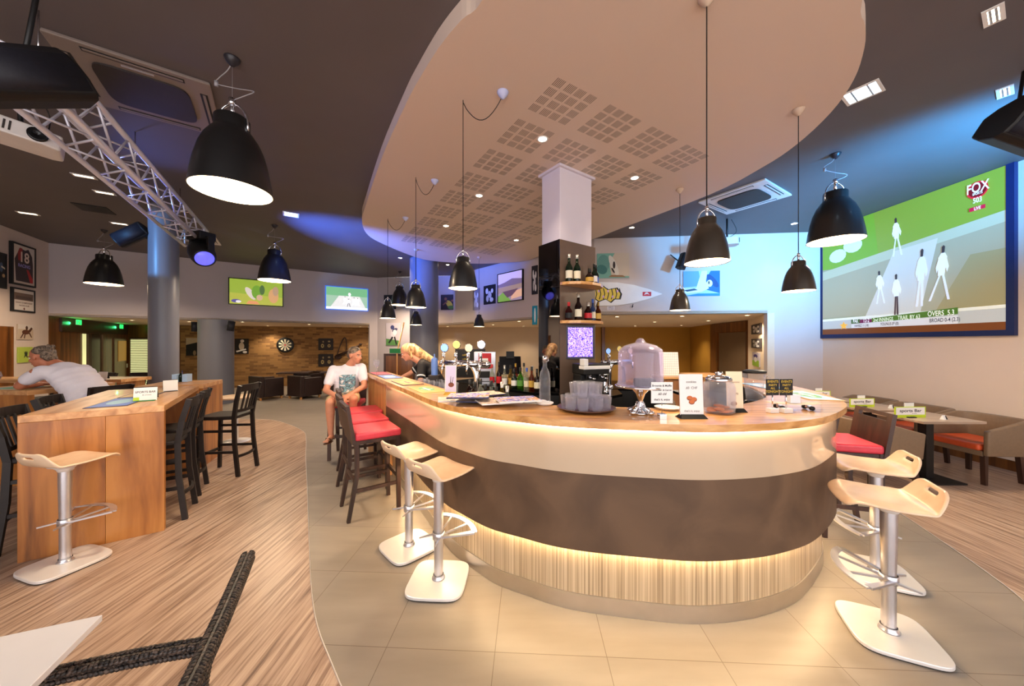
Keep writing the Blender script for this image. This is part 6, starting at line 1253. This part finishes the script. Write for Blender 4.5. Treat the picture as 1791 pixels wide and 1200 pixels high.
for a_ in (aR, aL):
    b = B(); c = a_+Vector((.01, -.08, -.098)); b.ell(c, (.042, .10, .010), 14, 6); b.tube([c+Vector((-.04, 0, .005)), c+Vector((-.02, -.02, .062)), c+Vector((.03, -.02, .060)), c+Vector((.042, 0, .005))], .006, 6); b.tube([c+Vector((-.035, .08, .02)), c+Vector((-.04, .10, .05)), c+Vector((.03, .10, .05)), c+Vector((.035, .08, .02))], .006, 6); b.o('sandal', mat('sandal_brown', (90, 56, 36), .6), t)
# blond bartender leaning over the inner ledge
t = T('person', 'person with long blond hair and black polo shirt bending over glasses behind the bar', 'person')
pel, ch, nk = Vector((-.93, 4.62, .98)), Vector((-1.10, 4.60, 1.27)), Vector((-1.26, 4.58, 1.42)); hd = Vector((-1.40, 4.56, 1.525))
fw = Vector((-.80, -.35, -.42)); up = Vector((-.45, -.1, .85)); sd = Vector((.25, -1, 0)).normalized()
shL, shR = Vector((-1.17, 4.44, 1.36)), Vector((-1.22, 4.76, 1.36))
eL, wL = Vector((-1.16, 4.33, 1.14)), Vector((-1.34, 4.34, 1.12)); eR, wR = Vector((-1.42, 4.72, 1.22)), Vector((-1.55, 4.55, 1.15))
b = B(); b.use('skin'); b.cap(nk, hd+Vector((.03, 0, -.04)), .050, .045); L, R = head(b, hd, fw, up, .95)
for a, c, e in ((shL, eL, wL), (shR, eR, wR)): b.cap(a, c, .042, .036); b.cap(c, e, .036, .023)
hand(b, wL, (-.9, 0, -.25), (0, 1, -.2), .92, .8, 1); hand(b, wR, (-.5, -.8, -.2), (.5, -.3, -.6), .92, .8, -1)
for a, c, r0, r1 in ((pel, ch, .10, .10), (ch, nk, .095, .045), (shL, shR, .04, .04)): b.cap(a, c, r0, r1)
for s_ in (-1, 1): h_ = pel+Vector((0, s_*.09, -.04)); kn = Vector((-.90, 4.62+s_*.10, .50)); an = Vector((-.86, 4.62+s_*.10, .08)); b.cap(h_, kn, .078, .05); b.cap(kn, an, .048, .035)
ob = b.o('body', None, t); remesh(ob, .009, 3); face_parts(t, L, R, .95)
b = B(); torso(b, [pel, pel.lerp(ch, .5), ch, nk+Vector((.04, 0, -.03))], [(.155, .115, sd), (.15, .11, sd), (.165, .11, sd), (.085, .07, sd)])
b.cap(shL, shL.lerp(eL, .60), .060, .056); b.cap(shR, shR.lerp(eR, .6), .060, .056); b.cap(ch+Vector((0, 0, .02)), shL, .09, .06); b.cap(ch+Vector((0, 0, .02)), shR, .09, .06)
ob = b.o('polo_shirt', 'tee_black', t); remesh(ob, .011, 3)
for a, c in ((shL, eL), (shR, eR)):
    b = B(); q = a.lerp(c, .74); ax = (c-a).normalized(); b.tube([q-ax*.035, q-ax*.020], .056, 16); b.o('white_cuff', 'white', t)
b = B(); b.ell(pel+Vector((0, 0, -.04)), (.14, .17, .11), 16, 10)
for s_ in (-1, 1): h_ = pel+Vector((0, s_*.09, -.06)); kn = Vector((-.90, 4.62+s_*.10, .50)); an = Vector((-.86, 4.62+s_*.10, .10)); b.cap(h_, kn, .092, .066); b.cap(kn, an, .064, .058)
ob = b.o('trousers', 'jeans_black', t); remesh(ob, .012, 3)
for s_ in (-1, 1): b = B(); b.ell((-.93, 4.62+s_*.10, .042), (.14, .048, .040), 14, 8); b.o('shoe', 'black', t)
b = B(); b.ell(L(0, -.030, .040), (.082, .090, .078), 16, 10, R=R); b.cap(L(0, -.09, .02), nk+Vector((.12, .02, .03)), .070, .055); b.cap(nk+Vector((.12, .02, .03)), ch+Vector((.18, .02, .06)), .055, .028); b.cap(L(.062, -.02, .03), L(.070, -.02, -.09), .026, .018); b.cap(L(-.062, -.02, .03), L(-.070, -.02, -.09), .026, .018)
ob = b.o('hair', 'hair_blond', t); remesh(ob, .009, 2)
# ---------------------------------------------------------------- sub-parts
NEST = {'lamp': ('ring', 'frame'), 'bulb_diffuser': ('shade',), 'collar': ('pole',), 'cap': ('body',), 'paper_label': ('body',), 'grille': ('cabinet',), 'lens': ('head', 'body'), 'reflector': ('frame',),
        'panel': ('frame',), 'print': ('frame',), 'badge_stem': ('badge',), 'stopper': ('body',), 'shirt_print': ('t_shirt',), 'decals': ('board',), 'white_cuff': ('polo_shirt',), 'piping': ('cushion',), 'base_pad': ('base',), 'mirror_panel': ('cladding',)}
base = lambda o: o.name.split('.')[0]
for r in [o for o in bpy.data.objects if o.type == 'EMPTY' and o.parent is None]:
    kids = [o for o in bpy.data.objects if o.parent == r] if 0 else list(r.children)
    for c in kids:
        for pn in NEST.get(base(c), ()):
            q = [k for k in kids if base(k) == pn and k != c]
            if q: c.parent = q[0]; break
